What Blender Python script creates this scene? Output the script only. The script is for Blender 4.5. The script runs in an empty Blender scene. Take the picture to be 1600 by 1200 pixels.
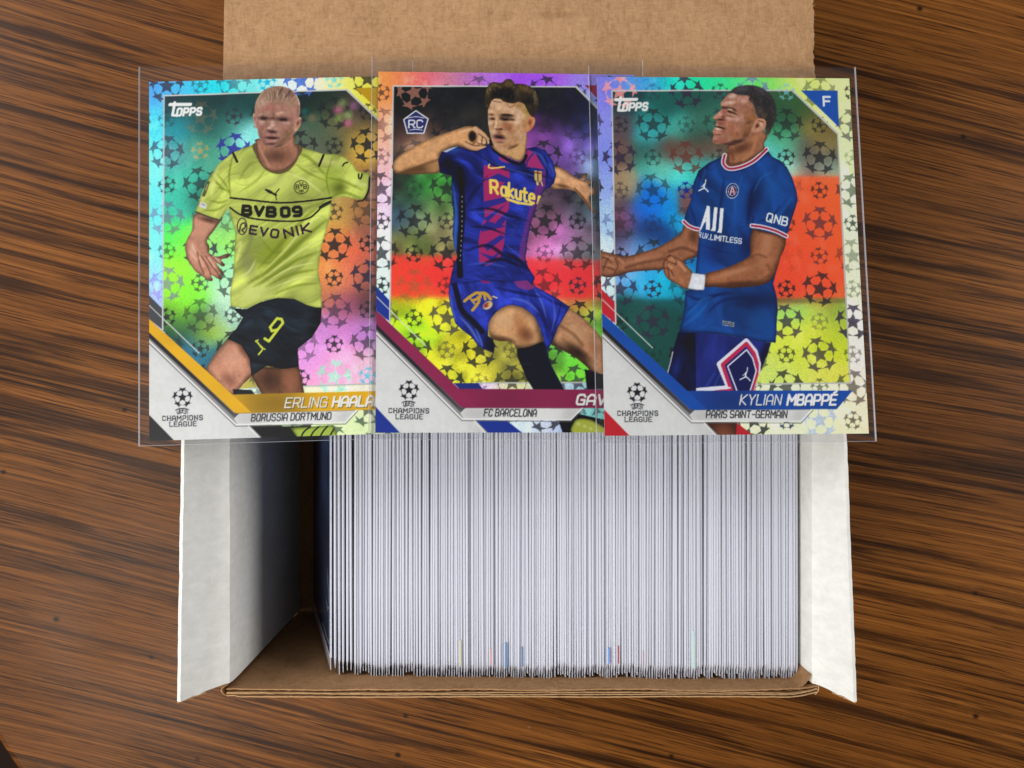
import bpy, bmesh, math, random
import numpy as np
from mathutils import Vector, Matrix, noise

# ------------------------------------------------------------------ camera, light, exposure (scene unit = 1 m, helper mm)
S = bpy.context.scene
MM = 0.001
col = bpy.data.collections.new('cards_and_box'); S.collection.children.link(col)
CAM_Z = 292*MM
cam_d = bpy.data.cameras.new('camera'); cam = bpy.data.objects.new('camera', cam_d); col.objects.link(cam)
cam.location = (0, 0, CAM_Z); cam_d.lens = 29.25; cam_d.sensor_width = 36; cam_d.clip_start = 0.01; cam_d.clip_end = 50
S.camera = cam
S.render.engine = 'CYCLES'
S.view_settings.view_transform = 'Standard'; S.view_settings.look = 'None'; S.view_settings.gamma = 1
S.view_settings.exposure = 0.0
S.cycles.transparent_max_bounces = 24; S.cycles.max_bounces = 8
W = bpy.data.worlds.new('World'); S.world = W; W.use_nodes = True
bg = W.node_tree.nodes['Background']; bg.inputs[0].default_value = (0.90, 0.93, 1.0, 1); bg.inputs[1].default_value = 0.085

def area(name, loc, target, sx, sy, power, color):
    d = bpy.data.lights.new(name, 'AREA'); d.shape = 'RECTANGLE'; d.size = sx; d.size_y = sy; d.energy = power; d.color = color
    o = bpy.data.objects.new(name, d); col.objects.link(o); o.location = loc
    o.rotation_euler = (Vector(target)-Vector(loc)).to_track_quat('-Z', 'Y').to_euler()
    return o
# the window of the room, to the left and a little below the picture
area('window_light', (-0.34, -0.20, 0.58), (0.0, 0.0, 0.06), 0.32, 0.32, 3.7, (1.0, 0.965, 0.91))
# added fill lamp in place of wall bounce, for table sheen and card shadow
area('bounce_fill', (-0.70, 0.42, 0.62), (-0.05, 0.0, 0.03), 0.45, 0.45, 4.3, (0.97, 0.98, 1.0))
# weaker fill lamp added on the right to brighten the left flap
area('fill_light', (0.62, 0.06, 0.30), (-0.08, 0.0, 0.08), 0.35, 0.50, 2.9, (1.0, 0.98, 0.96))

# ------------------------------------------------------------------ helpers
def props(o, label=None, cat=None, group=None, kind=None):
    if label: o['label'] = label
    if cat: o['category'] = cat
    if group: o['group'] = group
    if kind: o['kind'] = kind
    return o
def mesh_obj(name, verts, faces, mat, parent=None, smooth=False):
    me = bpy.data.meshes.new(name); me.from_pydata([tuple(v) for v in verts], [], faces); me.update()
    if mat is not None:
        for m in (mat if isinstance(mat, (list, tuple)) else [mat]): me.materials.append(m)
    if smooth: me.polygons.foreach_set('use_smooth', [True]*len(me.polygons))
    o = bpy.data.objects.new(name, me); col.objects.link(o)
    if parent is not None: o.parent = parent
    return o
def empty(name, loc=(0, 0, 0)):
    o = bpy.data.objects.new(name, None); o.empty_display_size = 0.01; col.objects.link(o); o.location = loc; return o
def box_data(x0, x1, y0, y1, z0, z1):
    v = [(x, y, z) for z in (z0, z1) for y in (y0, y1) for x in (x0, x1)]
    f = [(0, 2, 3, 1), (4, 5, 7, 6), (0, 1, 5, 4), (2, 6, 7, 3), (0, 4, 6, 2), (1, 3, 7, 5)]
    return v, f
def srgb(r, g, b):
    return tuple(((c/255)/12.92 if c/255 <= 0.04045 else ((c/255+0.055)/1.055)**2.4) for c in (r, g, b))+(1,)

class NT:
    def __init__(s, name):
        s.m = bpy.data.materials.new(name); s.m.use_nodes = True; s.t = s.m.node_tree; s.t.nodes.clear()
        s.out = s.t.nodes.new('ShaderNodeOutputMaterial')
    def n(s, typ, **kw):
        nd = s.t.nodes.new('ShaderNode'+typ)
        for k, v in kw.items():
            if k.startswith('i_'):
                key = k[2:]; key = int(key) if key.isdigit() else key.replace('_', ' ')
                inp = nd.inputs[key]
                if hasattr(v, 'is_linked') or isinstance(v, bpy.types.NodeSocket): s.t.links.new(v, inp)
                else: inp.default_value = v
            else: setattr(nd, k, v)
        return nd
    def link(s, a, b): s.t.links.new(a, b)
    def math(s, op, a, b=None, clamp=False):
        nd = s.t.nodes.new('ShaderNodeMath'); nd.operation = op; nd.use_clamp = clamp
        for i, v in enumerate((a, b)):
            if v is None: continue
            if isinstance(v, (int, float)): nd.inputs[i].default_value = v
            else: s.link(v, nd.inputs[i])
        return nd.outputs[0]
    def mix(s, fac, a, b, blend='MIX'):
        nd = s.t.nodes.new('ShaderNodeMix'); nd.data_type = 'RGBA'; nd.blend_type = blend
        for i, v in ((0, fac), (6, a), (7, b)):
            if isinstance(v, (int, float)): nd.inputs[i].default_value = v
            elif isinstance(v, tuple): nd.inputs[i].default_value = v
            else: s.link(v, nd.inputs[i])
        return nd.outputs[2]
    def ramp(s, fac, stops, interp='LINEAR'):
        nd = s.t.nodes.new('ShaderNodeValToRGB'); s.link(fac, nd.inputs[0]); cr = nd.color_ramp; cr.interpolation = interp
        while len(cr.elements) < len(stops): cr.elements.new(0.5)
        for e, (p, c) in zip(cr.elements, stops): e.position = p; e.color = c
        return nd.outputs[0]
    def noise(s, vec, scale, detail=4, rough=.5, dist=0.0):
        nd = s.n('TexNoise', i_Scale=scale, i_Detail=detail, i_Roughness=rough, i_Distortion=dist); s.link(vec, nd.inputs['Vector']); return nd.outputs[0]
    def mapping(s, vec, scale=(1, 1, 1), rot=(0, 0, 0), loc=(0, 0, 0)):
        nd = s.n('Mapping', i_Scale=scale, i_Rotation=rot, i_Location=loc); s.link(vec, nd.inputs[0]); return nd.outputs[0]
    def obj(s): return s.n('TexCoord').outputs['Object']
    def bsdf(s, color, rough=.5, bump=None, bstr=.3, bdist=0.0002, **kw):
        b = s.n('BsdfPrincipled')
        for k, v in (('Base Color', color), ('Roughness', rough)):
            if isinstance(v, (int, float, tuple)): b.inputs[k].default_value = v
            else: s.link(v, b.inputs[k])
        for k, v in kw.items():
            k = k.replace('_', ' ')
            if isinstance(v, (int, float, tuple)): b.inputs[k].default_value = v
            else: s.link(v, b.inputs[k])
        if bump is not None:
            bp = s.n('Bump', i_Strength=bstr, i_Distance=bdist); s.link(bump, bp.inputs['Height']); s.link(bp.outputs[0], b.inputs['Normal'])
        s.link(b.outputs[0], s.out.inputs[0]); return b

def white(): return (1, 1, 1, 1)
def black(): return (0, 0, 0, 1)
# ---- materials
def mat_wood():
    n = NT('stained_oak_grain'); o = n.obj()
    big = n.n('TexNoise', i_Scale=4.0, i_Detail=1.0); n.link(n.mapping(o, rot=(0, 0, math.radians(15)), scale=(.45, 1, 1)), big.inputs['Vector'])
    disp = n.n('VectorMath', operation='SCALE'); sub = n.n('VectorMath', operation='SUBTRACT'); n.link(big.outputs['Color'], sub.inputs[0]); sub.inputs[1].default_value = (.5, .5, .5)
    n.link(sub.outputs[0], disp.inputs[0]); disp.inputs['Scale'].default_value = 0.05
    add = n.n('VectorMath', operation='ADD'); n.link(o, add.inputs[0]); n.link(disp.outputs[0], add.inputs[1])
    g = n.mapping(add.outputs[0], rot=(0, 0, math.radians(14)))
    bands = n.noise(n.mapping(g, scale=(2.2, 44, 1)), 1.0, 9, .66, .35)
    mid = n.noise(n.mapping(g, scale=(6, 210, 1), loc=(4, 2, 0)), 1.0, 7, .66, .3)
    streak = n.noise(n.mapping(g, scale=(9, 800, 1)), 1.0, 6, .62, .1)
    pore = n.noise(n.mapping(g, scale=(30, 2100, 1)), 1.0, 4, .65)
    base = n.ramp(streak, [(.34, srgb(112, 72, 33)), (.48, srgb(138, 91, 44)), (.54, srgb(150, 99, 48)), (.66, srgb(170, 116, 60))])
    mask = n.math('ADD', n.math('MULTIPLY', bands, .55), n.math('MULTIPLY', mid, .45))
    dkf = n.ramp(mask, [(.440, white()), (.470, (.6, .6, .6, 1)), (.500, black())])
    rag = n.ramp(streak, [(.40, white()), (.58, (.45, .45, .45, 1))])
    c = n.mix(n.mix(1.0, dkf, rag, 'MULTIPLY'), base, srgb(40, 23, 12))
    midd = n.ramp(mid, [(.40, (.75, .75, .75, 1)), (.46, black())])
    c = n.mix(midd, c, srgb(74, 45, 22))
    pf = n.ramp(pore, [(.41, (.8, .8, .8, 1)), (.46, black())])
    c = n.mix(pf, c, srgb(50, 28, 12))
    tone = n.ramp(n.noise(n.mapping(g, scale=(3, 16, 1)), 1.0, 2), [(.3, (.66, .63, .60, 1)), (.7, (1.16, 1.16, 1.16, 1))])
    c = n.mix(1.0, c, tone, 'MULTIPLY')
    v = n.n('TexVoronoi', i_Scale=1.0); v.feature = 'F1'; n.link(n.mapping(g, scale=(85, 105, 1)), v.inputs['Vector'])
    sel = n.math('LESS_THAN', n.n('SeparateColor', i_0=v.outputs['Color']).outputs[0], .22)
    dot = n.math('MULTIPLY', n.ramp(v.outputs['Distance'], [(.05, white()), (.13, black())]), sel)
    c = n.mix(n.math('MULTIPLY', dot, .9), c, srgb(26, 15, 9))
    v2 = n.n('TexVoronoi', i_Scale=1.0); n.link(n.mapping(g, scale=(60, 60, 1), loc=(3, 8, 0)), v2.inputs['Vector'])
    sel2 = n.math('LESS_THAN', n.n('SeparateColor', i_0=v2.outputs['Color']).outputs[1], .06)
    dust = n.math('MULTIPLY', n.ramp(v2.outputs['Distance'], [(.02, white()), (.04, black())]), sel2)
    c = n.mix(n.math('MULTIPLY', dust, .5), c, srgb(200, 180, 150))
    c = n.mix(1.0, c, (.74, .625, .46, 1), 'MULTIPLY')
    rg = n.ramp(n.noise(o, 30, 3), [(.3, (.36, .36, .36, 1)), (.7, (.46, .46, .46, 1))])
    bh = n.math('ADD', n.math('MULTIPLY', streak, .5), n.math('MULTIPLY', pore, .5))
    n.bsdf(c, rg, bh, .3, 0.00025, Specular_IOR_Level=.13)
    return n.m
def mat_kraft(name, base, flute_axis=1, flute=True, dark=1.0):
    n = NT(name); o = n.obj()
    f1 = n.noise(n.mapping(o, scale=(700, 260, 400), rot=(0, 0, .5)), 1.0, 3, .6, 1.5)
    f2 = n.noise(n.mapping(o, scale=(300, 900, 400), rot=(0, 0, -.35)), 1.0, 3, .6, 1.5)
    f3 = n.noise(o, 160, 4, .6)
    k = n.math('ADD', n.math('MULTIPLY', f1, .4), n.math('ADD', n.math('MULTIPLY', f2, .35), n.math('MULTIPLY', f3, .25)))
    r, g, b = base
    c = n.ramp(k, [(.32, srgb(r*.84, g*.82, b*.79)), (.5, srgb(r, g, b)), (.68, srgb(min(255, r*1.10), min(255, g*1.12), min(255, b*1.15)))])
    tone = n.ramp(n.noise(o, 18, 3), [(.3, (.95, .945, .94, 1)), (.7, (1.03, 1.03, 1.03, 1))])
    c = n.mix(1.0, c, tone, 'MULTIPLY')
    bump = k
    if flute:
        w = n.noise(n.mapping(o, scale=(9, 150, 1)), 1.0, 1, .4)
        fl = n.ramp(w, [(.30, (.78, .76, .74, 1)), (.36, white())])
        brk = n.ramp(n.noise(n.mapping(o, scale=(50, 60, 1)), 1.0, 2), [(.42, black()), (.55, white())])
        c = n.mix(n.math('MULTIPLY', brk, .6), c, n.mix(1.0, c, fl, 'MULTIPLY'))
    n.bsdf(c, .85, bump, .35, 0.0003, Specular_IOR_Level=.2)
    return n.m
def mat_white_board():
    n = NT('white_board_liner'); o = n.obj()
    k = n.noise(n.mapping(o, scale=(300, 420, 260)), 1.0, 5, .7, .15); k2 = n.noise(o, 60, 3)
    c = n.ramp(k, [(.3, srgb(226, 226, 221)), (.7, srgb(243, 243, 238))])
    c = n.mix(1.0, c, n.ramp(k2, [(.35, (.95, .95, .94, 1)), (.6, white())]), 'MULTIPLY')
    n.bsdf(c, .8, n.math('ADD', k, k2), .35, 0.0003, Specular_IOR_Level=.25); return n.m
def mat_stock():
    n = NT('card_stock_edge'); o = n.obj(); info = n.n('ObjectInfo')
    c = n.ramp(info.outputs['Random'], [(0, srgb(168, 171, 186)), (.3, srgb(204, 208, 223)), (.8, srgb(224, 228, 242)), (1, srgb(244, 247, 255))])
    f = n.noise(n.mapping(o, scale=(1200, 1500, 1200)), 1.0, 3); c = n.mix(.35, c, n.ramp(f, [(.35, srgb(150, 152, 160)), (.6, srgb(240, 240, 245))]), 'MULTIPLY')
    n.bsdf(c, .65); return n.m
def mat_sleeve(name, alpha, rough=.12, tint=(1, 1, 1, 1), body=0.0, bump=True):
    n = NT(name); o = n.obj()
    tr = n.n('BsdfTransparent', i_Color=tint); gl = n.n('BsdfGlossy', i_Roughness=rough, i_Color=(1, 1, 1, 1)); df = n.n('BsdfTranslucent', i_Color=(.9, .9, .93, 1)); d2 = n.n('BsdfDiffuse', i_Color=(.80, .82, .90, 1))
    if bump:
        bp = n.n('Bump', i_Strength=.25, i_Distance=0.0004); n.link(n.noise(n.mapping(o, scale=(30, 18, 30)), 1.0, 2), bp.inputs['Height']); n.link(bp.outputs[0], gl.inputs['Normal'])
    fr = n.n('Fresnel', i_IOR=1.45)
    m1 = n.n('MixShader'); m1.inputs[0].default_value = body; n.link(tr.outputs[0], m1.inputs[1]); n.link(d2.outputs[0], m1.inputs[2])
    m2 = n.n('MixShader'); n.link(n.math('MULTIPLY', fr.outputs[0], alpha), m2.inputs[0]); n.link(m1.outputs[0], m2.inputs[1]); n.link(gl.outputs[0], m2.inputs[2])
    n.link(m2.outputs[0], n.out.inputs[0]); return n.m
def mat_print():
    n = NT('card_print'); a = n.n('VertexColor', layer_name='ink'); f = n.n('Attribute', attribute_name='foil'); o = n.obj()
    # foil's rainbow sheen is painted in the ink; its hue turns with viewing angle
    g = n.n('NewGeometry'); sp = n.n('SeparateXYZ'); n.link(g.outputs['Incoming'], sp.inputs[0]); ob = n.n('SeparateXYZ'); n.link(g.outputs['Position'], ob.inputs[0])
    ang = n.math('ADD', sp.outputs[0], n.math('MULTIPLY', ob.outputs[0], 4.75)); ang2 = n.math('ADD', sp.outputs[1], n.math('MULTIPLY', ob.outputs[1], 4.75))
    hue = n.math('ADD', .5, n.math('MULTIPLY', n.math('ADD', ang, n.math('MULTIPLY', ang2, .5)), .6))
    hs = n.n('HueSaturation'); n.link(hue, hs.inputs['Hue']); n.link(a.outputs[0], hs.inputs['Color']); n.link(f.outputs['Fac'], hs.inputs['Fac'])
    gr = n.noise(n.mapping(o, scale=(2600, 2600, 1)), 1.0, 2, .6)
    n.bsdf(hs.outputs[0], .34, gr, .10, 0.00005, Metallic=n.math('MULTIPLY', f.outputs['Fac'], .12), Specular_IOR_Level=.22)
    return n.m
def mat_plain(name, c, rough=.5, **kw):
    n = NT(name); n.bsdf(c, rough, **kw); return n.m

M_WOOD = mat_wood()
M_KRAFT = mat_kraft('kraft_paper', (176, 137, 99))
M_KRAFT_IN = mat_kraft('kraft_paper_inside', (172, 130, 90), flute=False)
M_PLY = mat_kraft('cut_corrugated_edge', (186, 150, 108), flute=False)
M_WHITE = mat_white_board(); M_STOCK = mat_stock(); M_PRINT = mat_print()
M_SLEEVE = mat_sleeve('clear_sleeve_film', .24, .13, (.945, .945, .95, 1), body=0.010)
M_SEAM = mat_sleeve('sleeve_weld', 1.0, .2, (.92, .92, .92, 1), body=.34, bump=False)
M_ROWSLEEVE = mat_sleeve('stored_sleeve_film', 1.0, .25, (.95, .955, .98, 1), body=.66, bump=False)
# ------------------------------------------------------------------ card print (drawn in millimetres, 10 cells per mm)
CW, CH, PPM = 635, 889, 10.0
RNG = np.random.RandomState(7)

def homography(src, dst):
    A = []
    for (x, y), (u, v) in zip(src, dst):
        A.append([x, y, 1, 0, 0, 0, -u*x, -u*y]); A.append([0, 0, 0, x, y, 1, -v*x, -v*y])
    h = np.linalg.solve(np.array(A, float), np.array(dst, float).ravel())
    return np.append(h, 1).reshape(3, 3)

RECT = [(0, 0), (CW, 0), (CW, CH), (0, CH)]
CORNERS = {1: [(233.35, 128.49), (633.56, 119.14), (646.10, 676.30), (233.54, 688.94)],
           2: [(591.39, 112.41), (991.28, 117.46), (997.03, 675.65), (586.63, 676.18)],
           3: [(932.36, 120.79), (1326.45, 123.09), (1357.07, 677.44), (944.64, 681.10)]}

def box_blur(a, r):
    r = int(r)
    if r < 1: return a
    for ax in (0, 1):
        for _ in range(2):
            p = np.concatenate([np.repeat(np.take(a, [0], ax), r+1, ax), a, np.repeat(np.take(a, [-1], ax), r, ax)], ax)
            c = np.cumsum(p, ax, dtype=np.float64)
            n = a.shape[ax]
            a = ((np.take(c, range(2*r+1, 2*r+1+n), ax) - np.take(c, range(0, n), ax))/(2*r+1)).astype(np.float32)
    return a

def smooth_noise(cell_y, cell_x, seed):
    r = np.random.RandomState(seed)
    gy, gx = int(CH/cell_y)+3, int(CW/cell_x)+3
    g = r.rand(gy, gx).astype(np.float32)
    y = np.arange(CH)/cell_y; x = np.arange(CW)/cell_x
    y0 = y.astype(int); x0 = x.astype(int); fy = (y-y0); fx = (x-x0)
    fy = (fy*fy*(3-2*fy))[:, None]; fx = (fx*fx*(3-2*fx))[None, :]
    return (g[y0][:, x0]*(1-fy)*(1-fx)+g[y0][:, x0+1]*(1-fy)*fx+g[y0+1][:, x0]*fy*(1-fx)+g[y0+1][:, x0+1]*fy*fx)

def spline(pts, closed=True, n=6):
    p = np.array(pts, float); out = []; m = len(p)
    rng = range(m) if closed else range(m-1)
    for i in rng:
        if closed: a, b, c, d = p[(i-1) % m], p[i], p[(i+1) % m], p[(i+2) % m]
        else: a, b, c, d = p[max(i-1, 0)], p[i], p[i+1], p[min(i+2, m-1)]
        for k in range(n):
            t = k/n
            out.append(0.5*((2*b)+(-a+c)*t+(2*a-5*b+4*c-d)*t*t+(-a+3*b-3*c+d)*t**3))
    if not closed: out.append(p[-1])
    return np.array(out)

FOIL_BORDER, PHOTO, FIGURE, STRIPE, NAMEB, TEAMB, PANEL, LETTER, EMBLEM, FRAME, TAB = range(11)

class Canvas:
    def __init__(s, k):
        s.H = homography(CORNERS[k], RECT)
        s.rgb = np.zeros((CH, CW, 3), np.float32); s.foil = np.zeros((CH, CW), np.float32)
        s.pid = np.zeros((CH, CW), np.int16)
        s.view = None
    def crop(s, ox=0, oy=0, sc=1.0):
        s.view = (ox, oy, sc); return s
    def pt(s, pts):                       # crop coordinates of the study -> print cells
        p = np.atleast_2d(np.array(pts, float))
        if s.view is None: return p
        ox, oy, sc = s.view
        q = np.c_[p[:, 0]/sc+ox, p[:, 1]/sc+oy, np.ones(len(p))] @ s.H.T
        return q[:, :2]/q[:, 2:]
    def unit(s):
        return 1.0 if s.view is None else 1.58/s.view[2]
    def mask(s, pts, smooth=False, soft=0):
        p = s.pt(pts)
        if smooth: p = spline(p)
        SS = 3
        acc = np.zeros((CH*SS, CW+2), np.float32)
        a = p; b = np.roll(p, -1, 0)
        for (x0, y0), (x1, y1) in zip(a, b):
            if y0 == y1: continue
            sg = 1.0
            if y0 > y1: x0, y0, x1, y1 = x1, y1, x0, y0; sg = -1.0
            r0 = max(int(np.ceil(y0*SS-0.5)), 0); r1 = min(int(np.ceil(y1*SS-0.5)), CH*SS)
            if r1 <= r0: continue
            rr = np.arange(r0, r1); yy = (rr+0.5)/SS
            xx = np.clip(x0+(x1-x0)*(yy-y0)/(y1-y0), 0, CW)
            ix = xx.astype(int); fx = xx-ix
            acc[rr, ix] += sg*(1-fx); acc[rr, ix+1] += sg*fx
        m = np.abs(np.cumsum(acc, 1)[:, :CW]).clip(0, 1).reshape(CH, SS, CW).mean(1)
        if soft: m = box_blur(m, soft*s.unit()*0.5)
        return m
    def paint(s, m, col, alpha=1.0, clip=None, pid=None, foil=None):
        if clip is not None: m = m*clip
        ys = np.where(m.max(1) > 0.002)[0]
        if len(ys) == 0: return m
        xs = np.where(m.max(0) > 0.002)[0]
        sl = (slice(ys[0], ys[-1]+1), slice(xs[0], xs[-1]+1))
        a = (m[sl]*alpha)[..., None]
        s.rgb[sl] = s.rgb[sl]*(1-a)+np.array(col, np.float32)/255*a
        if foil is not None: s.foil[sl] = s.foil[sl]*(1-m[sl])+foil*m[sl]
        if pid is not None: s.pid[sl] = np.where(m[sl] > 0.5, pid, s.pid[sl])
        return m
    def fill(s, pts, col, alpha=1, smooth=False, soft=0, clip=None, pid=None, foil=None):
        return s.paint(s.mask(pts, smooth, soft), col, alpha, clip, pid, foil)
    def stroke(s, pts, w, col, alpha=1, soft=0.6, clip=None, pid=None, foil=None, smooth=True, taper=False):
        p = s.pt(pts); u = s.unit(); w = w*u; so = max(soft*u, 0.9)
        if smooth and len(p) > 2: p = spline(p, False, 5)
        pad = w/2+so+2
        x0 = int(max(p[:, 0].min()-pad, 0)); x1 = int(min(p[:, 0].max()+pad, CW)); y0 = int(max(p[:, 1].min()-pad, 0)); y1 = int(min(p[:, 1].max()+pad, CH))
        if x1 <= x0 or y1 <= y0: return None
        Y, X = np.mgrid[y0:y1, x0:x1].astype(np.float32)
        X += .5; Y += .5
        d = np.full(X.shape, 1e9, np.float32); n = len(p)-1
        for i in range(n):
            a, b = p[i], p[i+1]; v = b-a; L = v@v
            t = np.clip(((X-a[0])*v[0]+(Y-a[1])*v[1])/(L+1e-9), 0, 1)
            dd = np.hypot(X-a[0]-t*v[0], Y-a[1]-t*v[1])
            if taper: dd = dd+(w/2)*abs(2*(i+.5)/n-1)**2
            d = np.minimum(d, dd)
        m = np.clip((w/2-d)/so+0.5, 0, 1); m = m*m*(3-2*m)
        if clip is not None: m = m*clip[y0:y1, x0:x1]
        a = (m*alpha)[..., None]; sl = (slice(y0, y1), slice(x0, x1))
        s.rgb[sl] = s.rgb[sl]*(1-a)+np.array(col, np.float32)/255*a
        if foil is not None: s.foil[sl] = s.foil[sl]*(1-m)+foil*m
        if pid is not None: s.pid[sl] = np.where(m > 0.5, pid, s.pid[sl])
    def blob(s, c, rx, ry, col, alpha=1, rot=0, clip=None, hard=0.0):
        q = s.pt([c])[0]; u = s.unit(); rx *= u; ry *= u; R_ = max(rx, ry)*1.7
        x0 = int(max(q[0]-R_, 0)); x1 = int(min(q[0]+R_, CW)); y0 = int(max(q[1]-R_, 0)); y1 = int(min(q[1]+R_, CH))
        if x1 <= x0 or y1 <= y0: return
        Y, X = np.mgrid[y0:y1, x0:x1].astype(np.float32); X = X-q[0]; Y = Y-q[1]
        c_, s_ = math.cos(math.radians(rot)), math.sin(math.radians(rot))
        d = np.hypot((X*c_+Y*s_)/rx, (-X*s_+Y*c_)/ry)
        lim = 1.6-0.55*hard
        m = np.clip((lim-d)/(lim-0.9*hard+1e-3), 0, 1); m = m*m*(3-2*m)
        if clip is not None: m = m*clip[y0:y1, x0:x1]
        a = (m*alpha)[..., None]; sl = (slice(y0, y1), slice(x0, x1))
        s.rgb[sl] = s.rgb[sl]*(1-a)+np.array(col, np.float32)/255*a
    def volume(s, m, r=10, lo=0.62, hi=1.06, dx=0, dy=0):       # limbs photographed round: the print darkens toward their outlines
        b = box_blur(m, r*s.unit()*1.0)
        if dx or dy: b = np.roll(np.roll(b, int(dy*s.unit()), 0), int(dx*s.unit()), 1)
        k = np.clip((b-0.45)/0.5, 0, 1); f = lo+(hi-lo)*k
        s.rgb *= (1-m+m*f)[..., None]
    def grain(s, m, amt, cy, cx, seed):
        n = smooth_noise(cy, cx, seed)-0.5
        s.rgb *= (1+m*n*amt)[..., None]
    def field(s, pts, m, sig=26, foil=None, pid=None):
        p = s.pt([(x, y) for x, y, _ in pts]); c = np.array([q for _, _, q in pts], np.float32)/255
        st = 8
        Y, X = np.mgrid[0:CH+st:st, 0:CW+st:st].astype(np.float32)
        sg = sig*s.unit()
        W = np.zeros(X.shape, np.float32)+1e-12; A = np.zeros(X.shape+(3,), np.float32)
        for (x, y), q in zip(p, c):
            d2 = (X-x)**2+(Y-y)**2
            w = np.exp(-d2/(2*sg*sg))+1e-4/(1+d2/(sg*sg))**2
            W += w; A += w[..., None]*q
        A /= W[..., None]
        yy = np.arange(CH)/st; xx = np.arange(CW)/st; y0 = yy.astype(int); x0 = xx.astype(int)
        fy = (yy-y0)[:, None, None]; fx = (xx-x0)[None, :, None]
        col = A[y0][:, x0]*(1-fy)*(1-fx)+A[y0][:, x0+1]*(1-fy)*fx+A[y0+1][:, x0]*fy*(1-fx)+A[y0+1][:, x0+1]*fy*fx
        a = m[..., None]
        s.rgb = (s.rgb*(1-a)+col*a).astype(np.float32)
        if foil is not None: s.foil = s.foil*(1-m)+foil*m
        if pid is not None: s.pid = np.where(m > 0.5, pid, s.pid)
    def ball(s, c, r, rot=0, col=(28, 30, 34), alpha=0.85, clip=None, pid=None, tone=0, star=0.50):
        # five pointed stars laid over the visible half of a sphere, tip to tip
        q = s.pt([c])[0]; r = r*s.unit()
        th = math.radians(63.43); dirs = [np.array([0, 0, 1.0])]
        for k in range(5):
            a = math.radians(rot+72*k-90); dirs.append(np.array([math.sin(th)*math.cos(a), math.sin(th)*math.sin(a), math.cos(th)]))
        allv = dirs+[-v for v in dirs]
        keep = s.view; s.view = None
        for v in dirs:
            nb = [w for w in allv if 0.3 < v@w < 0.6]
            u0 = nb[0]-(nb[0]@v)*v; u0 /= np.linalg.norm(u0); v0 = np.cross(v, u0)
            poly = []
            for j in range(10):
                ang = math.radians(36*j); R_ = math.radians(32.5) if j % 2 == 0 else math.radians(32.5*star*0.92)
                d = math.cos(R_)*v+math.sin(R_)*(math.cos(ang)*u0+math.sin(ang)*v0)
                z = d[2]; f = 1.0+(0.12 if z < 0.05 else 0)
                poly.append((q[0]+r*d[0]*f, q[1]+r*d[1]*f))
            s.fill(poly, col, alpha, clip=clip, pid=pid)
        if tone:
            s.blob((q[0], q[1]), r*0.8, r*0.8, (255, 255, 255), tone, clip=clip, hard=0.9)
        s.view = keep

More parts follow.
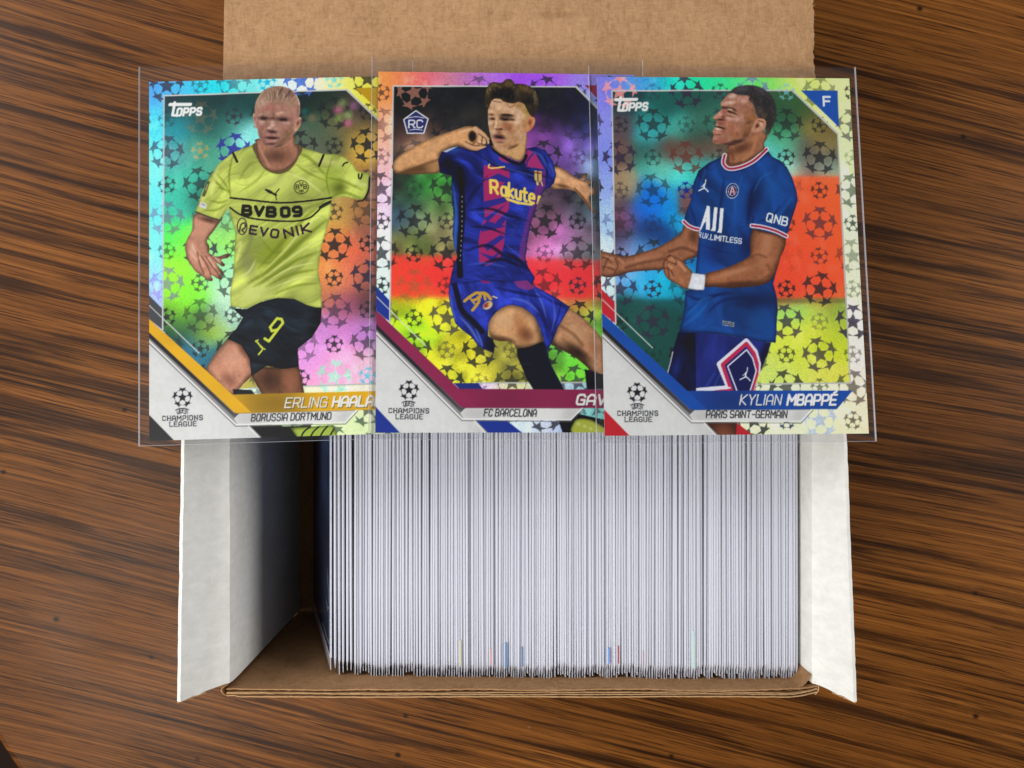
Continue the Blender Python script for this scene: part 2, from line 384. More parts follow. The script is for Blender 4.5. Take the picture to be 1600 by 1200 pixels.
# ---- squared stroke lettering on a 4 x 6 body
GL = {
 'A': [[(0, 6), (0, 1.6), (1.2, 0), (2.8, 0), (4, 1.6), (4, 6)], [(0, 3.8), (4, 3.8)]],
 'B': [[(0, 0), (0, 6), (3.2, 6), (4, 5.2), (4, 3.8), (3.2, 3), (0, 3)], [(0, 0), (3, 0), (3.7, .8), (3.7, 2.2), (3.2, 3)]],
 'C': [[(4, 1.2), (3.2, 0), (.8, 0), (0, .9), (0, 5.1), (.8, 6), (3.2, 6), (4, 4.8)]],
 'D': [[(0, 0), (0, 6), (2.9, 6), (4, 4.9), (4, 1.1), (2.9, 0), (0, 0)]],
 'E': [[(3.8, 0), (0, 0), (0, 6), (3.8, 6)], [(0, 3), (3.3, 3)]],
 'F': [[(3.8, 0), (0, 0), (0, 6)], [(0, 3), (3.3, 3)]],
 'G': [[(4, 1.2), (3.2, 0), (.8, 0), (0, .9), (0, 5.1), (.8, 6), (4, 6), (4, 3.2), (2.2, 3.2)]],
 'H': [[(0, 0), (0, 6)], [(4, 0), (4, 6)], [(0, 3), (4, 3)]],
 'I': [[(0, 0), (0, 6)]],
 'K': [[(0, 0), (0, 6)], [(3.9, 0), (.3, 3.1), (4, 6)]],
 'L': [[(0, 0), (0, 6), (3.5, 6)]],
 'M': [[(0, 6), (0, 0), (2.5, 3.8), (5, 0), (5, 6)]],
 'N': [[(0, 6), (0, 0), (4, 6), (4, 0)]],
 'O': [[(.8, 0), (3.2, 0), (4, .9), (4, 5.1), (3.2, 6), (.8, 6), (0, 5.1), (0, .9), (.8, 0)]],
 'P': [[(0, 6), (0, 0), (3.2, 0), (4, .8), (4, 2.7), (3.2, 3.5), (0, 3.5)]],
 'Q': [[(.8, 0), (3.2, 0), (4, .9), (4, 5.1), (3.2, 6), (.8, 6), (0, 5.1), (0, .9), (.8, 0)], [(2.6, 4.4), (4.4, 6.4)]],
 'R': [[(0, 6), (0, 0), (3.2, 0), (4, .8), (4, 2.5), (3.2, 3.3), (0, 3.3)], [(2.2, 3.3), (4, 6)]],
 'S': [[(3.9, 1), (3.2, 0), (.8, 0), (0, .8), (0, 2.2), (.8, 3), (3.2, 3), (4, 3.8), (4, 5.2), (3.2, 6), (.8, 6), (0, 5)]],
 'T': [[(0, 0), (4, 0)], [(2, 0), (2, 6)]],
 'U': [[(0, 0), (0, 5.1), (.8, 6), (3.2, 6), (4, 5.1), (4, 0)]],
 'V': [[(0, 0), (2, 6), (4, 0)]],
 'Y': [[(0, 0), (2, 3.2), (4, 0)], [(2, 3.2), (2, 6)]],
 '-': [[(.4, 3.2), (2.8, 3.2)]],
 '0': [[(.8, 0), (3.2, 0), (4, .9), (4, 5.1), (3.2, 6), (.8, 6), (0, 5.1), (0, .9), (.8, 0)]],
 '9': [[(4, 3.2), (.8, 3.2), (0, 2.5), (0, .8), (.8, 0), (3.2, 0), (4, .9), (4, 5), (3.2, 6), (.4, 6)]],
 '1': [[(0.6, 1.1), (2, 0), (2, 6)]], '2': [[(0, .9), (.9, 0), (3.2, 0), (4, .9), (4, 2.2), (0, 6), (4, 6)]],
 'a': [[(3.4, 2.2), (3.4, 6)], [(3.4, 3.2), (2.6, 2.2), (.9, 2.2), (0, 3.2), (0, 5), (.9, 6), (2.6, 6), (3.4, 5)]],
 'k': [[(0, 0), (0, 6)], [(3, 2.2), (.2, 4.2), (3.2, 6)]],
 'u': [[(0, 2.2), (0, 5), (.9, 6), (2.3, 6), (3.2, 5), (3.2, 2.2)], [(3.2, 2.2), (3.2, 6)]],
 't': [[(1, .6), (1, 5.2), (1.7, 6), (2.6, 6)], [(0, 2.2), (2.5, 2.2)]],
 'e': [[(0, 4), (3.4, 4), (3.3, 3), (2.5, 2.2), (.9, 2.2), (0, 3.2), (0, 5), (.9, 6), (3, 6)]],
 'r': [[(0, 2.2), (0, 6)], [(0, 3.4), (.9, 2.3), (2, 2.2)]],
}
def text_on(cv, txt, p0, p1, h, w, col, slant=0.0, alpha=1, pid=None, bend=0.0, gap=1.6, smooth=False, serif=False, down=None, clip=None, foil=0.0):
    """lettering with its baseline from p0 to p1 (study coordinates), capital height h"""
    adv = []; x = 0
    for ch in txt:
        if ch == ' ': adv.append(x); x += 2.4; continue
        g = GL['E' if ch == '\u00c9' else ch]; wd = max(q[0] for s_ in g for q in s_)
        adv.append(x); x += wd+gap
    tot = x-gap
    p0 = np.array(p0, float); p1 = np.array(p1, float); d = (p1-p0)/tot; nrm = np.array([d[1], -d[0]]); nrm /= np.linalg.norm(nrm)
    if down is not None: nrm = -np.array(down, float)/np.linalg.norm(down)
    def mp(q, x0):
        X = x0+q[0]; up = (6-q[1])/6*h
        t = X/tot
        return tuple(p0+d*X+nrm*up+d/np.linalg.norm(d)*(up*slant)+nrm*(bend*4*t*(1-t)))
    for ch, x0 in zip(txt, adv):
        if ch == ' ': continue
        strokes = list(GL['E' if ch == '\u00c9' else ch])
        if ch == '\u00c9': strokes = strokes+[[(1.4, -1.1), (3.0, -2.1)]]
        for st in strokes:
            cv.stroke([mp(q, x0) for q in st], w, col, alpha, soft=0.8, smooth=smooth, pid=pid, clip=clip, foil=foil)
            if serif:
                for q in (st[0], st[-1]):
                    if q[1] in (0, 6): cv.stroke([mp((q[0]-.7, q[1]), x0), mp((q[0]+.7, q[1]), x0)], w*0.6, col, alpha, soft=.8, smooth=False, pid=pid, clip=clip)

INNER = [(956, 143), (1237.5, 142.6), (1308.2, 209.5), (1328, 598.5), (1060, 602), (961.5, 507)]
def c3(pt_px):                           # the layout is shared: measured once, used on all three
    q = np.array([pt_px[0], pt_px[1], 1.0]) @ HL.T
    return q[:2]/q[2]
HL = homography(CORNERS[3], RECT)
def L(pts): return [tuple(c3(p)) for p in pts]
def C6(pts): return L([(920+x/3.478, 390+y/3.478) for x, y in pts])
def C5(pts): return L([(920+x/3.478, 90+y/3.478) for x, y in pts])

def base(cv, border_pts, inner_pts, sig=(22, 17)):
    cv.crop(); cv.view = (0, 0, 1.0)
    full = np.ones((CH, CW), np.float32)
    border_pts = [(x, y, tuple(.92*q+.08*w for q, w in zip(c, (246, 246, 240)))) for x, y, c in border_pts]
    cv.field(border_pts, full, sig[0], foil=0.85, pid=FOIL_BORDER)  # rainbow reflection of the foil painted in as colour points
    cv.view = None
    inner = cv.mask(L(INNER))
    cv.view = (0, 0, 1.0)
    keep = cv.rgb.copy()
    cv.field(inner_pts, inner, sig[1], foil=0.6, pid=PHOTO)
    return inner, 1-inner

def balls(cv, x0, y0, step, clip_in, clip_b, rr, special={}, start=0, tilt=0.0):
    cv.view = (0, 0, 1.0); r = np.random.RandomState(rr)
    for j in range(-3, 13):
        for i in range(-1, 10):
            big = (i+j+start) % 2 == 0
            x = x0+i*step; y = y0+j*step*0.985-i*step*tilt
            rad = 25.5 if big else 13.4
            rot = r.uniform(-14, 14)
            sp = special.get((i, j))
            if sp: cv.ball((x, y), rad, rot, sp[0], sp[1])
            else:
                tint = r.choice([0, 0, 0, 1]); col = (30, 32, 36) if not tint else (52, 44, 66)
                cv.ball((x, y), rad, rot, col, r.uniform(0.30, 0.85))

def template(cv, stripe, accent, stripe_dark, border_m, corner, tabtxt=None):
    cv.view = None
    # soft shade of the photo along its frame
    # accent stripe between card edge and frame (lower left)
    cv.fill(C6([(62, 208), (140, 288), (150, 300), (150, 408), (72, 345)]), accent, pid=STRIPE, foil=0)
    fr = C5([(122, 600), (125, 185), (1105, 183), (1350, 415)])
    cv.stroke(C5([(124, 700), (125, 183), (1104, 181)])[1:], 3.4, (205, 208, 206), pid=FRAME, smooth=False, foil=0)
    cv.stroke(C5([(1104, 181), (1350, 415)]), 5.0, (200, 204, 200), pid=FRAME, smooth=False, foil=0)
    cv.stroke(L([(1308.2, 209.5), (1328, 598.5), (1100, 601.5)]), 3.6, (190, 196, 190), pid=FRAME, smooth=False, foil=0)
    cv.stroke(L([(956, 142.5), (961.8, 506)]), 3.4, (200, 206, 206), pid=FRAME, smooth=False, foil=0)
    cv.fill(corner, stripe, pid=TAB, foil=0)

def lower(cv, stripe, dark, accent, name, team, strip_fig=None, name_span=None, team_span=None, corner_col=None):
    cv.view = None
    # accent piece under the banner, right of the panel
    cv.fill(C6([(630, 940), (800, 940), (895, 1012), (695, 1012)]), accent, pid=STRIPE, foil=0)
    if strip_fig: strip_fig(cv)
    cv.view = None
    cv.stroke(C6([(68, 268), (345, 535)]), 2.4, (205, 208, 205), alpha=.9, smooth=False)
    # dark bevel and silver bevel under the stripe
    cv.fill(C6([(66, 400), (550, 866), (1205, 868), (1150, 938), (560, 938), (66, 470)]), (150, 150, 150), pid=PANEL, foil=0)
    cv.fill(C6([(66, 408), (545, 868), (575, 870), (560, 905), (66, 440)]), (28, 28, 34), soft=2, foil=0)
    cv.fill(C6([(300, 640), (545, 868), (620, 868), (600, 905), (560, 915)]), (120, 120, 124), .8, soft=14, foil=0)
    # stripe
    st = cv.fill(C6([(66, 340), (430, 672), (640, 868), (548, 868), (66, 410)]), stripe, pid=STRIPE, foil=0)
    # name banner
    nm = cv.fill(C6([(500, 768), (1432, 766), (1345, 868), (560, 872)]), stripe, pid=NAMEB, foil=0)
    g = cv.mask(C6([(500, 760), (900, 766), (900, 880), (640, 872)]), soft=60)
    cv.paint(g*nm, dark, 0.85)
    cv.fill(C6([(66, 340), (430, 672), (640, 868), (548, 868), (66, 410)]), stripe, foil=0)
    g2 = smooth_noise(40, 60, 5); cv.rgb *= (1+(nm+st).clip(0, 1)*(g2-.5)*0.10)[..., None]
    # team banner
    tb = cv.fill(C6([(572, 874), (1200, 872), (1150, 932), (565, 932), (545, 900)]), (224, 225, 224), pid=TEAMB, foil=0)
    cv.fill(C6([(545, 872), (760, 872), (700, 932), (560, 932)]), (168, 168, 170), .75, soft=30, clip=tb)
    cv.fill(C6([(1120, 872), (1210, 872), (1150, 936), (1090, 936)]), (175, 175, 175), .5, soft=20, clip=tb)
    # white panel
    pn = cv.fill(C6([(60, 462), (560, 936), (630, 938), (705, 1013), (60, 1013)]), (217, 219, 218), pid=PANEL, foil=0)
    g = cv.mask(C6([(60, 462), (560, 936), (630, 938), (705, 1013), (640, 1013), (60, 500)]), soft=26)
    cv.paint(g*pn, (186, 188, 188), .6)
    n_ = smooth_noise(9, 9, 11)*.6+smooth_noise(30, 30, 12)*.4
    cv.rgb *= (1+pn*(n_-.5)*0.05)[..., None]
    cv.stroke(C6([(60, 452), (558, 933), (1148, 934), (1208, 870)]), 3.2, (236, 237, 236), smooth=False)
    cv.stroke(C6([(60, 464), (556, 942), (1152, 943), (1215, 874)]), 2.4, (96, 96, 98), alpha=.8, smooth=False)
    cv.stroke(C6([(634, 944), (700, 1012)]), 3.0, (120, 120, 120), alpha=.8, smooth=False)
    cv.stroke(C6([(626, 944), (692, 1012)]), 2.6, (240, 240, 240), alpha=.9, smooth=False)
    # coloured corner
    cc = cv.fill(C6([(60, 846), (222, 1013), (60, 1013)]), corner_col or accent, pid=STRIPE, foil=0)
    # emblem
    q = C6([(262, 777)])[0]
    cv.ball(q, 22.5, 0, (22, 24, 34), 1.0, pid=EMBLEM)
    th = np.linspace(0, 2*math.pi, 30)
    cv.stroke(C6([(226, 846), (243, 839), (262, 837), (281, 839), (298, 846)]), 2.0, (30, 32, 44), smooth=True, pid=EMBLEM)
    cv.stroke(C6([(240, 868), (262, 862), (284, 868)]), 1.8, (30, 32, 44), smooth=True, pid=EMBLEM)
    b = C6([(234, 866), (290, 866)])
    text_on(cv, 'UEFA', b[0], b[1], 8.0, 1.5, (26, 28, 40), pid=EMBLEM, bend=4)
    b = C6([(156, 902), (374, 902)])
    text_on(cv, 'CHAMPIONS', b[0], b[1], 10.5, 2.15, (26, 28, 38), pid=LETTER, serif=True, gap=2.5)
    b = C6([(196, 935), (340, 935)])
    text_on(cv, 'LEAGUE', b[0], b[1], 10.5, 2.15, (26, 28, 38), pid=LETTER, serif=True, gap=2.5)
    # texts
    for (txt, a, b_, h, w, col, sl) in name:
        a, b_ = C6([a, b_])
        text_on(cv, txt, (a[0]+1.5, a[1]+2), (b_[0]+1.5, b_[1]+2), h, w, (20, 25, 40), slant=sl, alpha=.6)
        text_on(cv, txt, a, b_, h, w, col, slant=sl, pid=LETTER)
    txt, a, b_ = team
    a, b_ = C6([a, b_])
    text_on(cv, txt, a, b_, 16.5, 2.7, (34, 36, 42), slant=.14, pid=LETTER, gap=1.9)

def wordmark(cv, o, sc):
    """slanted squared wordmark T-OPPS, o = left end of its top bar in study px"""
    W_ = (238, 240, 238)
    cv.view = (0, 0, 1.0)
    def P(x, y): return (o[0]+(x)*sc, o[1]+y*sc)
    cv.stroke([P(0, 3.5), P(32, 3.0)], 5.2*sc, W_, pid=LETTER, smooth=False, foil=0)
    cv.stroke([P(0, 3.5), P(34, 1.6)], 1.6*sc, W_, pid=LETTER, smooth=False, foil=0)
    cv.stroke([P(7.5, 0), P(4.0, 20), P(11, 20.5)], 4.2*sc, W_, pid=LETTER, smooth=False, foil=0)
    text_on(cv, 'OPPS', P(10.5, 20.5), P(48, 19.5), 11.0*sc, 3.5*sc, W_, slant=.22, pid=LETTER, gap=2.4)
def dabs(cv, lst, clip):
    for d in lst:
        x, y, rx, ry, rot, c = d[:6]; al = d[6] if len(d) > 6 else .85
        cv.blob((x, y), rx, ry, c, al, rot, clip=clip, hard=.15)
def lines(cv, lst, clip):
    for pts, w, c, al in lst: cv.stroke(pts, w, c, al, soft=max(w*.7, 7), clip=clip)
def face_one(cv):
    cv.crop(390, 132, 11.32)
    hd = cv.fill([(95, 480), (100, 390), (125, 290), (190, 180), (290, 90), (400, 50), (500, 35), (620, 50), (740, 100), (830, 190), (880, 290), (900, 400), (895, 520), (850, 650), (800, 800), (780, 900), (740, 980), (640, 1060), (520, 1110), (400, 1130), (290, 1090), (210, 1000), (160, 900), (140, 780), (110, 640)], (168, 128, 112), smooth=True, pid=FIGURE, foil=0)
    # ears
    el = cv.fill([(62, 545), (85, 515), (105, 540), (130, 660), (135, 760), (115, 790), (90, 740), (72, 640)], (188, 150, 132), smooth=True, pid=FIGURE, foil=0)
    dabs(cv, [(95, 610, 12, 46, 0, (130, 66, 58)), (100, 740, 12, 30, 0, (196, 168, 148))], el)
    er = cv.fill([(830, 620), (880, 585), (920, 600), (915, 690), (880, 780), (835, 840), (790, 850), (780, 800), (800, 700)], (186, 140, 120), smooth=True, pid=FIGURE, foil=0)
    dabs(cv, [(855, 690, 24, 46, 10, (112, 60, 50)), (900, 650, 12, 40, 10, (120, 72, 60)), (820, 800, 30, 24, -30, (204, 172, 148)), (888, 605, 24, 14, 0, (206, 180, 156))], er)
    m = np.maximum(hd, 0)
    dabs(cv, [(450, 200, 330, 150, 0, (150, 122, 102), .9), (230, 320, 90, 70, 0, (184, 162, 142)), (150, 400, 60, 90, 0, (176, 146, 128)), (750, 350, 110, 90, 0, (166, 134, 112)), (860, 480, 50, 120, 0, (150, 116, 98)), (560, 120, 120, 50, 0, (134, 106, 90)), (700, 170, 90, 60, 30, (116, 88, 78)),
              (370, 420, 120, 56, 10, (176, 116, 102)), (330, 330, 80, 40, 10, (182, 136, 120)), (560, 400, 130, 40, -5, (178, 128, 112)), (540, 510, 130, 30, -4, (206, 162, 142)), (720, 470, 100, 60, 0, (176, 132, 114)), (430, 520, 40, 70, 0, (148, 100, 86)), (200, 450, 70, 60, 0, (168, 120, 106)), (740, 590, 90, 60, 0, (172, 124, 110)),
              # sockets
              (250, 600, 110, 46, 5, (92, 62, 54), .95), (590, 620, 130, 46, 4, (90, 60, 52), .95), (410, 610, 70, 40, 0, (104, 68, 60), .9), (265, 606, 46, 18, 0, (40, 30, 30), .9), (600, 630, 60, 18, 0, (38, 30, 30), .9), (198, 540, 50, 22, -30, (186, 150, 134)),
              (220, 668, 66, 26, 15, (204, 172, 158), .9), (640, 690, 100, 30, 6, (196, 156, 146), .9), (160, 700, 40, 60, 0, (170, 124, 110)),
              # nose
              (405, 700, 44, 76, 0, (206, 172, 158), .95), (350, 770, 44, 36, 10, (208, 172, 156), .9), (470, 790, 40, 34, 0, (190, 146, 132), .9), (500, 700, 40, 60, 0, (160, 118, 106), .8), (300, 720, 36, 60, 0, (150, 106, 94), .8), (400, 840, 90, 34, 8, (74, 44, 44), .95), (340, 815, 40, 20, 10, (120, 80, 74), .8),
              (200, 800, 70, 70, 0, (156, 108, 96)), (230, 700, 60, 40, 0, (190, 146, 132), .6), (620, 780, 110, 70, 0, (172, 124, 110)), (680, 900, 110, 110, 20, (140, 104, 78)), (740, 780, 50, 130, 8, (150, 112, 88)),
              (380, 905, 110, 22, 4, (168, 118, 106)), (300, 900, 30, 40, 0, (170, 124, 110)), (510, 890, 26, 36, 0, (188, 140, 124)),
              # mouth
              (390, 945, 140, 28, 4, (84, 48, 48), .95), (400, 958, 100, 12, 3, (34, 22, 24), .95), (400, 1002, 110, 24, 4, (176, 124, 118), .95), (450, 1000, 40, 12, 0, (206, 160, 150), .7), (380, 1055, 110, 26, 0, (92, 58, 52), .9), (370, 1105, 90, 24, 0, (160, 116, 104), .8),
              (250, 1000, 40, 70, -15, (140, 98, 88)), (200, 900, 30, 90, -10, (134, 96, 84)), (580, 1020, 90, 70, -20, (128, 92, 70)), (520, 1100, 80, 34, -10, (92, 66, 52))], hd)
    r = np.random.RandomState(2)
    for k in range(60):
        t_ = k/59; bx = 300+t_*470; tx = 230+t_*600; ty = 70+abs(t_-.45)**2*420; by = 330-40*math.sin(t_*3.1)+r.uniform(-30, 30)
        c = ((88, 64, 54), (196, 170, 146), (120, 92, 76), (206, 184, 160))[r.randint(4)]
        cv.stroke([(bx, by), ((bx+tx)/2+14, (by+ty)/2), (tx+20, ty+r.uniform(0, 30))], r.uniform(5, 11), c, r.uniform(.25, .6), soft=8, clip=hd, taper=True)
    lines(cv, [([(520, 200), (550, 130), (580, 75)], 26, (72, 54, 48), .6), ([(650, 230), (700, 150), (735, 120)], 30, (80, 60, 54), .6), ([(820, 190), (870, 290), (888, 370)], 12, (220, 206, 190), .9), ([(130, 330), (170, 240), (260, 130)], 10, (206, 186, 164), .6), ([(215, 596), (300, 600)], 18, (34, 26, 28), .5), ([(540, 615), (660, 640)], 18, (34, 26, 28), .5)], hd)
    cv.grain(hd, .14, 7, 5, 40); cv.grain(hd, .08, 3, 3, 43)
def face_two(cv):
    cv.crop(754, 122, 11.32)
    hd = cv.fill([(105, 480), (95, 600), (95, 720), (105, 850), (130, 980), (160, 1100), (200, 1200), (260, 1270), (380, 1300), (520, 1260), (650, 1180), (760, 1060), (790, 900), (860, 700), (860, 500), (700, 400), (500, 370), (300, 350), (180, 380)], (196, 156, 120), smooth=True, pid=FIGURE, foil=0)
    ea = cv.fill([(760, 760), (790, 710), (850, 690), (905, 700), (928, 760), (900, 860), (840, 930), (780, 965), (735, 940), (745, 850)], (196, 134, 92), smooth=True, pid=FIGURE, foil=0)
    dabs(cv, [(830, 790, 34, 60, 10, (132, 74, 48)), (790, 870, 26, 60, 10, (214, 166, 120)), (905, 780, 14, 60, 10, (222, 158, 120)), (860, 870, 30, 26, -30, (190, 116, 70)), (850, 712, 50, 12, 5, (220, 160, 116))], ea)
    dabs(cv, [(230, 440, 120, 60, 5, (214, 178, 142)), (320, 520, 150, 70, 5, (218, 180, 146)), (560, 580, 110, 60, 0, (216, 182, 150)), (130, 470, 24, 60, 0, (224, 196, 158)), (640, 480, 80, 60, 0, (170, 132, 80)), (760, 600, 70, 110, 0, (168, 138, 72), .9), (760, 700, 50, 60, 0, (196, 160, 110)), (660, 680, 90, 90, 0, (214, 182, 152)), (600, 780, 60, 60, -30, (222, 190, 160), .8),
              (140, 590, 50, 30, 0, (214, 186, 152)), (150, 650, 56, 22, 5, (110, 80, 56), .9), (170, 725, 66, 30, 5, (104, 76, 60), .95), (180, 728, 34, 14, 0, (44, 34, 32), .9), (130, 690, 30, 12, 0, (200, 170, 140), .8), (140, 800, 44, 44, 0, (216, 190, 170)), (190, 860, 34, 60, 10, (168, 124, 88)),
              (420, 668, 130, 30, 3, (60, 44, 36), .98), (350, 720, 70, 40, 15, (74, 50, 40), .9), (440, 730, 110, 34, 0, (66, 48, 42), .95), (400, 738, 40, 16, 0, (22, 18, 20), .9), (480, 726, 40, 14, 0, (150, 130, 116), .7), (520, 740, 60, 20, 10, (90, 64, 52), .8), (480, 790, 60, 18, 8, (206, 162, 140), .8),
              (440, 850, 110, 70, 10, (158, 100, 72), .9), (480, 920, 90, 60, 20, (162, 104, 74), .8), (600, 900, 90, 80, 0, (190, 146, 112)), (240, 780, 26, 110, 6, (228, 186, 150), .95), (290, 850, 50, 56, 0, (196, 150, 116), .9), (215, 880, 24, 40, 0, (224, 188, 152), .9), (280, 912, 80, 20, 6, (120, 70, 52), .95), (320, 905, 34, 20, 0, (84, 48, 38), .9),
              (290, 965, 50, 40, 0, (150, 100, 78), .9), (200, 960, 40, 50, 0, (210, 176, 150)), (400, 1010, 60, 30, 30, (208, 160, 120), .8), (290, 1050, 110, 46, 8, (48, 26, 36), .98), (300, 1012, 90, 14, 5, (120, 70, 66), .9), (280, 1098, 100, 24, 4, (196, 128, 116), .95), (300, 1140, 80, 24, 0, (130, 82, 62), .85), (270, 1180, 70, 34, 0, (206, 160, 126), .9),
              (560, 1080, 110, 90, 0, (188, 142, 100)), (660, 980, 80, 120, 10, (202, 160, 122)), (720, 850, 40, 110, 8, (182, 136, 100)), (430, 1200, 110, 50, -10, (176, 128, 88)), (560, 1220, 110, 40, -20, (110, 78, 52), .9)], hd)
    hp = [(40, 480), (35, 350), (60, 230), (100, 140), (150, 90), (230, 80), (300, 95), (370, 70), (420, 25), (500, 30), (550, 70), (575, 110), (660, 105), (780, 130), (880, 180), (950, 270), (985, 400), (980, 520), (940, 620), (890, 690), (830, 650), (780, 560), (730, 470), (640, 430), (560, 455), (470, 450), (370, 420), (320, 380), (230, 370), (170, 400), (130, 470), (100, 560), (60, 540)]
    hr = cv.fill(hp, (64, 52, 38), smooth=True, pid=FIGURE, foil=0)
    dabs(cv, [(110, 230, 60, 110, 10, (120, 100, 62)), (200, 130, 80, 40, -10, (112, 92, 60)), (460, 110, 90, 60, 0, (124, 102, 66)), (760, 200, 150, 60, 20, (116, 94, 60)), (930, 350, 40, 130, -10, (120, 106, 78)), (300, 290, 180, 90, 0, (26, 24, 24), .95), (480, 330, 120, 90, 0, (24, 22, 22), .95), (420, 230, 120, 60, 0, (28, 26, 26), .9), (800, 400, 110, 70, 20, (30, 28, 28), .9), (880, 540, 50, 90, 10, (56, 48, 42), .8), (620, 250, 60, 90, 10, (96, 80, 54), .7)], hr)
    r = np.random.RandomState(5)
    for k in range(150):
        x = r.uniform(40, 960); y = r.uniform(60, 560); top = y < 250
        a = (x-450)/500*1.0+r.uniform(-.5, .5)
        c = (((150, 126, 80), (172, 148, 98), (60, 48, 34), (40, 32, 28)) if top or x > 880 or x < 110 else ((40, 36, 34), (70, 60, 50), (20, 18, 18), (90, 80, 66)))[r.randint(4)]
        cv.stroke([(x, y), (x+25*math.sin(a), y-30), (x+55*math.sin(a), y-52)], r.uniform(9, 18), c, r.uniform(.35, .75), soft=9, clip=hr, taper=True)
    lines(cv, [([(170, 400), (210, 420), (330, 440)], 12, (60, 44, 34), .8), ([(440, 470), (460, 512), (510, 522), (560, 480)], 14, (90, 66, 50), .6), ([(150, 430), (130, 480), (135, 540)], 14, (100, 80, 60), .6), ([(330, 650), (430, 645), (530, 665)], 18, (44, 32, 28), .8)], None)
    cv.grain(hd, .13, 7, 5, 41); cv.grain(hd, .08, 3, 3, 46)
def face_three(cv):
    cv.crop(1108, 132, 11.32)
    hd = cv.fill([(370, 150), (300, 210), (245, 280), (200, 330), (195, 370), (215, 410), (205, 450), (150, 510), (90, 560), (60, 600), (75, 620), (115, 640), (125, 670), (105, 710), (115, 745), (80, 790), (58, 840), (70, 900), (60, 960), (50, 1010), (90, 1050), (180, 1070), (300, 1075), (400, 1090), (560, 1060), (700, 960), (760, 860), (900, 880), (1000, 760), (1100, 600), (1150, 420), (1000, 200), (800, 100), (500, 90)], (170, 122, 98), smooth=True, pid=FIGURE, foil=0)
    dabs(cv, [(400, 215, 90, 46, -15, (222, 192, 180)), (560, 260, 120, 60, 0, (196, 146, 130)), (600, 300, 60, 50, 0, (210, 170, 156), .8), (350, 330, 130, 40, -8, (222, 184, 168)), (240, 350, 50, 46, -40, (206, 156, 138)), (660, 250, 60, 60, 0, (196, 140, 124)), (560, 400, 110, 60, 10, (176, 122, 102)), (640, 420, 90, 40, 15, (160, 108, 90), .7),
              (700, 500, 120, 90, 0, (170, 116, 86)), (800, 480, 80, 80, 0, (140, 104, 76)), (740, 600, 130, 60, -5, (160, 108, 62)), (700, 680, 70, 40, -10, (128, 84, 50), .9),
              (240, 420, 60, 30, 10, (104, 66, 54), .9), (320, 420, 100, 22, 8, (84, 60, 54), .9), (430, 450, 60, 20, 30, (76, 54, 50), .9), (360, 450, 50, 20, 10, (206, 172, 154), .85), (350, 490, 44, 18, 25, (44, 26, 26), .98), (420, 510, 60, 12, 22, (54, 34, 32), .95), (380, 545, 80, 14, 15, (206, 160, 140), .8), (380, 575, 80, 12, 15, (104, 68, 58), .8),
              (180, 530, 70, 60, -40, (214, 160, 142), .9), (100, 590, 46, 36, -20, (210, 158, 136), .9), (260, 500, 40, 46, 0, (180, 100, 86), .85), (240, 590, 40, 50, 0, (132, 78, 64), .9), (180, 632, 100, 16, 3, (66, 34, 30), .98), (120, 610, 40, 16, 10, (190, 130, 108), .8),
              (340, 610, 70, 40, 10, (214, 168, 150), .9), (480, 620, 110, 50, 10, (206, 158, 144), .85), (560, 560, 60, 60, 0, (190, 140, 120)), (300, 700, 26, 90, 12, (190, 128, 110), .9), (200, 690, 80, 36, 0, (164, 92, 80), .9), (130, 720, 26, 26, 0, (206, 150, 132), .9),
              (180, 765, 100, 14, 14, (52, 26, 24), .98), (230, 780, 40, 16, 15, (60, 30, 28), .9), (140, 795, 70, 20, 10, (222, 196, 180), .95), (120, 840, 76, 34, 5, (202, 140, 124), .95), (250, 830, 60, 50, 0, (166, 104, 88)), (140, 895, 90, 14, 0, (128, 78, 66), .8), (110, 960, 70, 46, -5, (198, 138, 124), .9), (100, 1015, 60, 30, 0, (150, 94, 82), .9), (220, 1000, 90, 60, 0, (170, 108, 92)),
              (400, 780, 110, 80, 0, (176, 112, 88)), (520, 800, 90, 50, 0, (190, 132, 108), .8), (480, 900, 130, 60, -10, (164, 106, 74)), (620, 800, 90, 70, -20, (156, 104, 72)), (640, 900, 90, 60, -40, (116, 76, 52), .9), (480, 1020, 170, 46, -12, (84, 56, 46), .95), (330, 1070, 150, 34, 0, (84, 52, 46), .9), (700, 780, 40, 90, 10, (140, 96, 62))], hd)
    hp = [(350, 160), (440, 70), (560, 35), (700, 22), (820, 35), (930, 75), (1030, 140), (1110, 230), (1160, 340), (1180, 480), (1160, 620), (1110, 760), (1060, 870), (1010, 900), (990, 800), (1000, 700), (960, 620), (880, 600), (840, 560), (820, 500), (800, 430), (760, 340), (700, 290), (700, 220), (620, 200), (500, 195), (420, 160)]
    hr = cv.fill(hp, (66, 62, 64), smooth=True, soft=16, pid=FIGURE, foil=0)
    dabs(cv, [(560, 90, 130, 50, -5, (92, 90, 98)), (900, 120, 120, 50, 30, (86, 84, 88)), (820, 260, 110, 100, 0, (58, 54, 52)), (1000, 350, 90, 130, 0, (54, 50, 50)), (1040, 620, 70, 150, 5, (62, 54, 48)), (880, 480, 70, 70, 0, (96, 80, 66), .8), (960, 560, 60, 50, 0, (104, 82, 60), .8), (1020, 840, 30, 60, 10, (110, 78, 58), .8), (740, 320, 40, 60, 0, (110, 88, 78), .8)], hr)
    r = np.random.RandomState(9)
    for k in range(420):
        x = r.uniform(400, 1140); y = r.uniform(40, 620); c = ((136, 126, 122), (30, 28, 30), (26, 24, 26), (112, 104, 104))[r.randint(4)]
        cv.blob((x, y), r.uniform(5, 11), r.uniform(5, 9), c, r.uniform(.3, .75), 0, clip=hr)
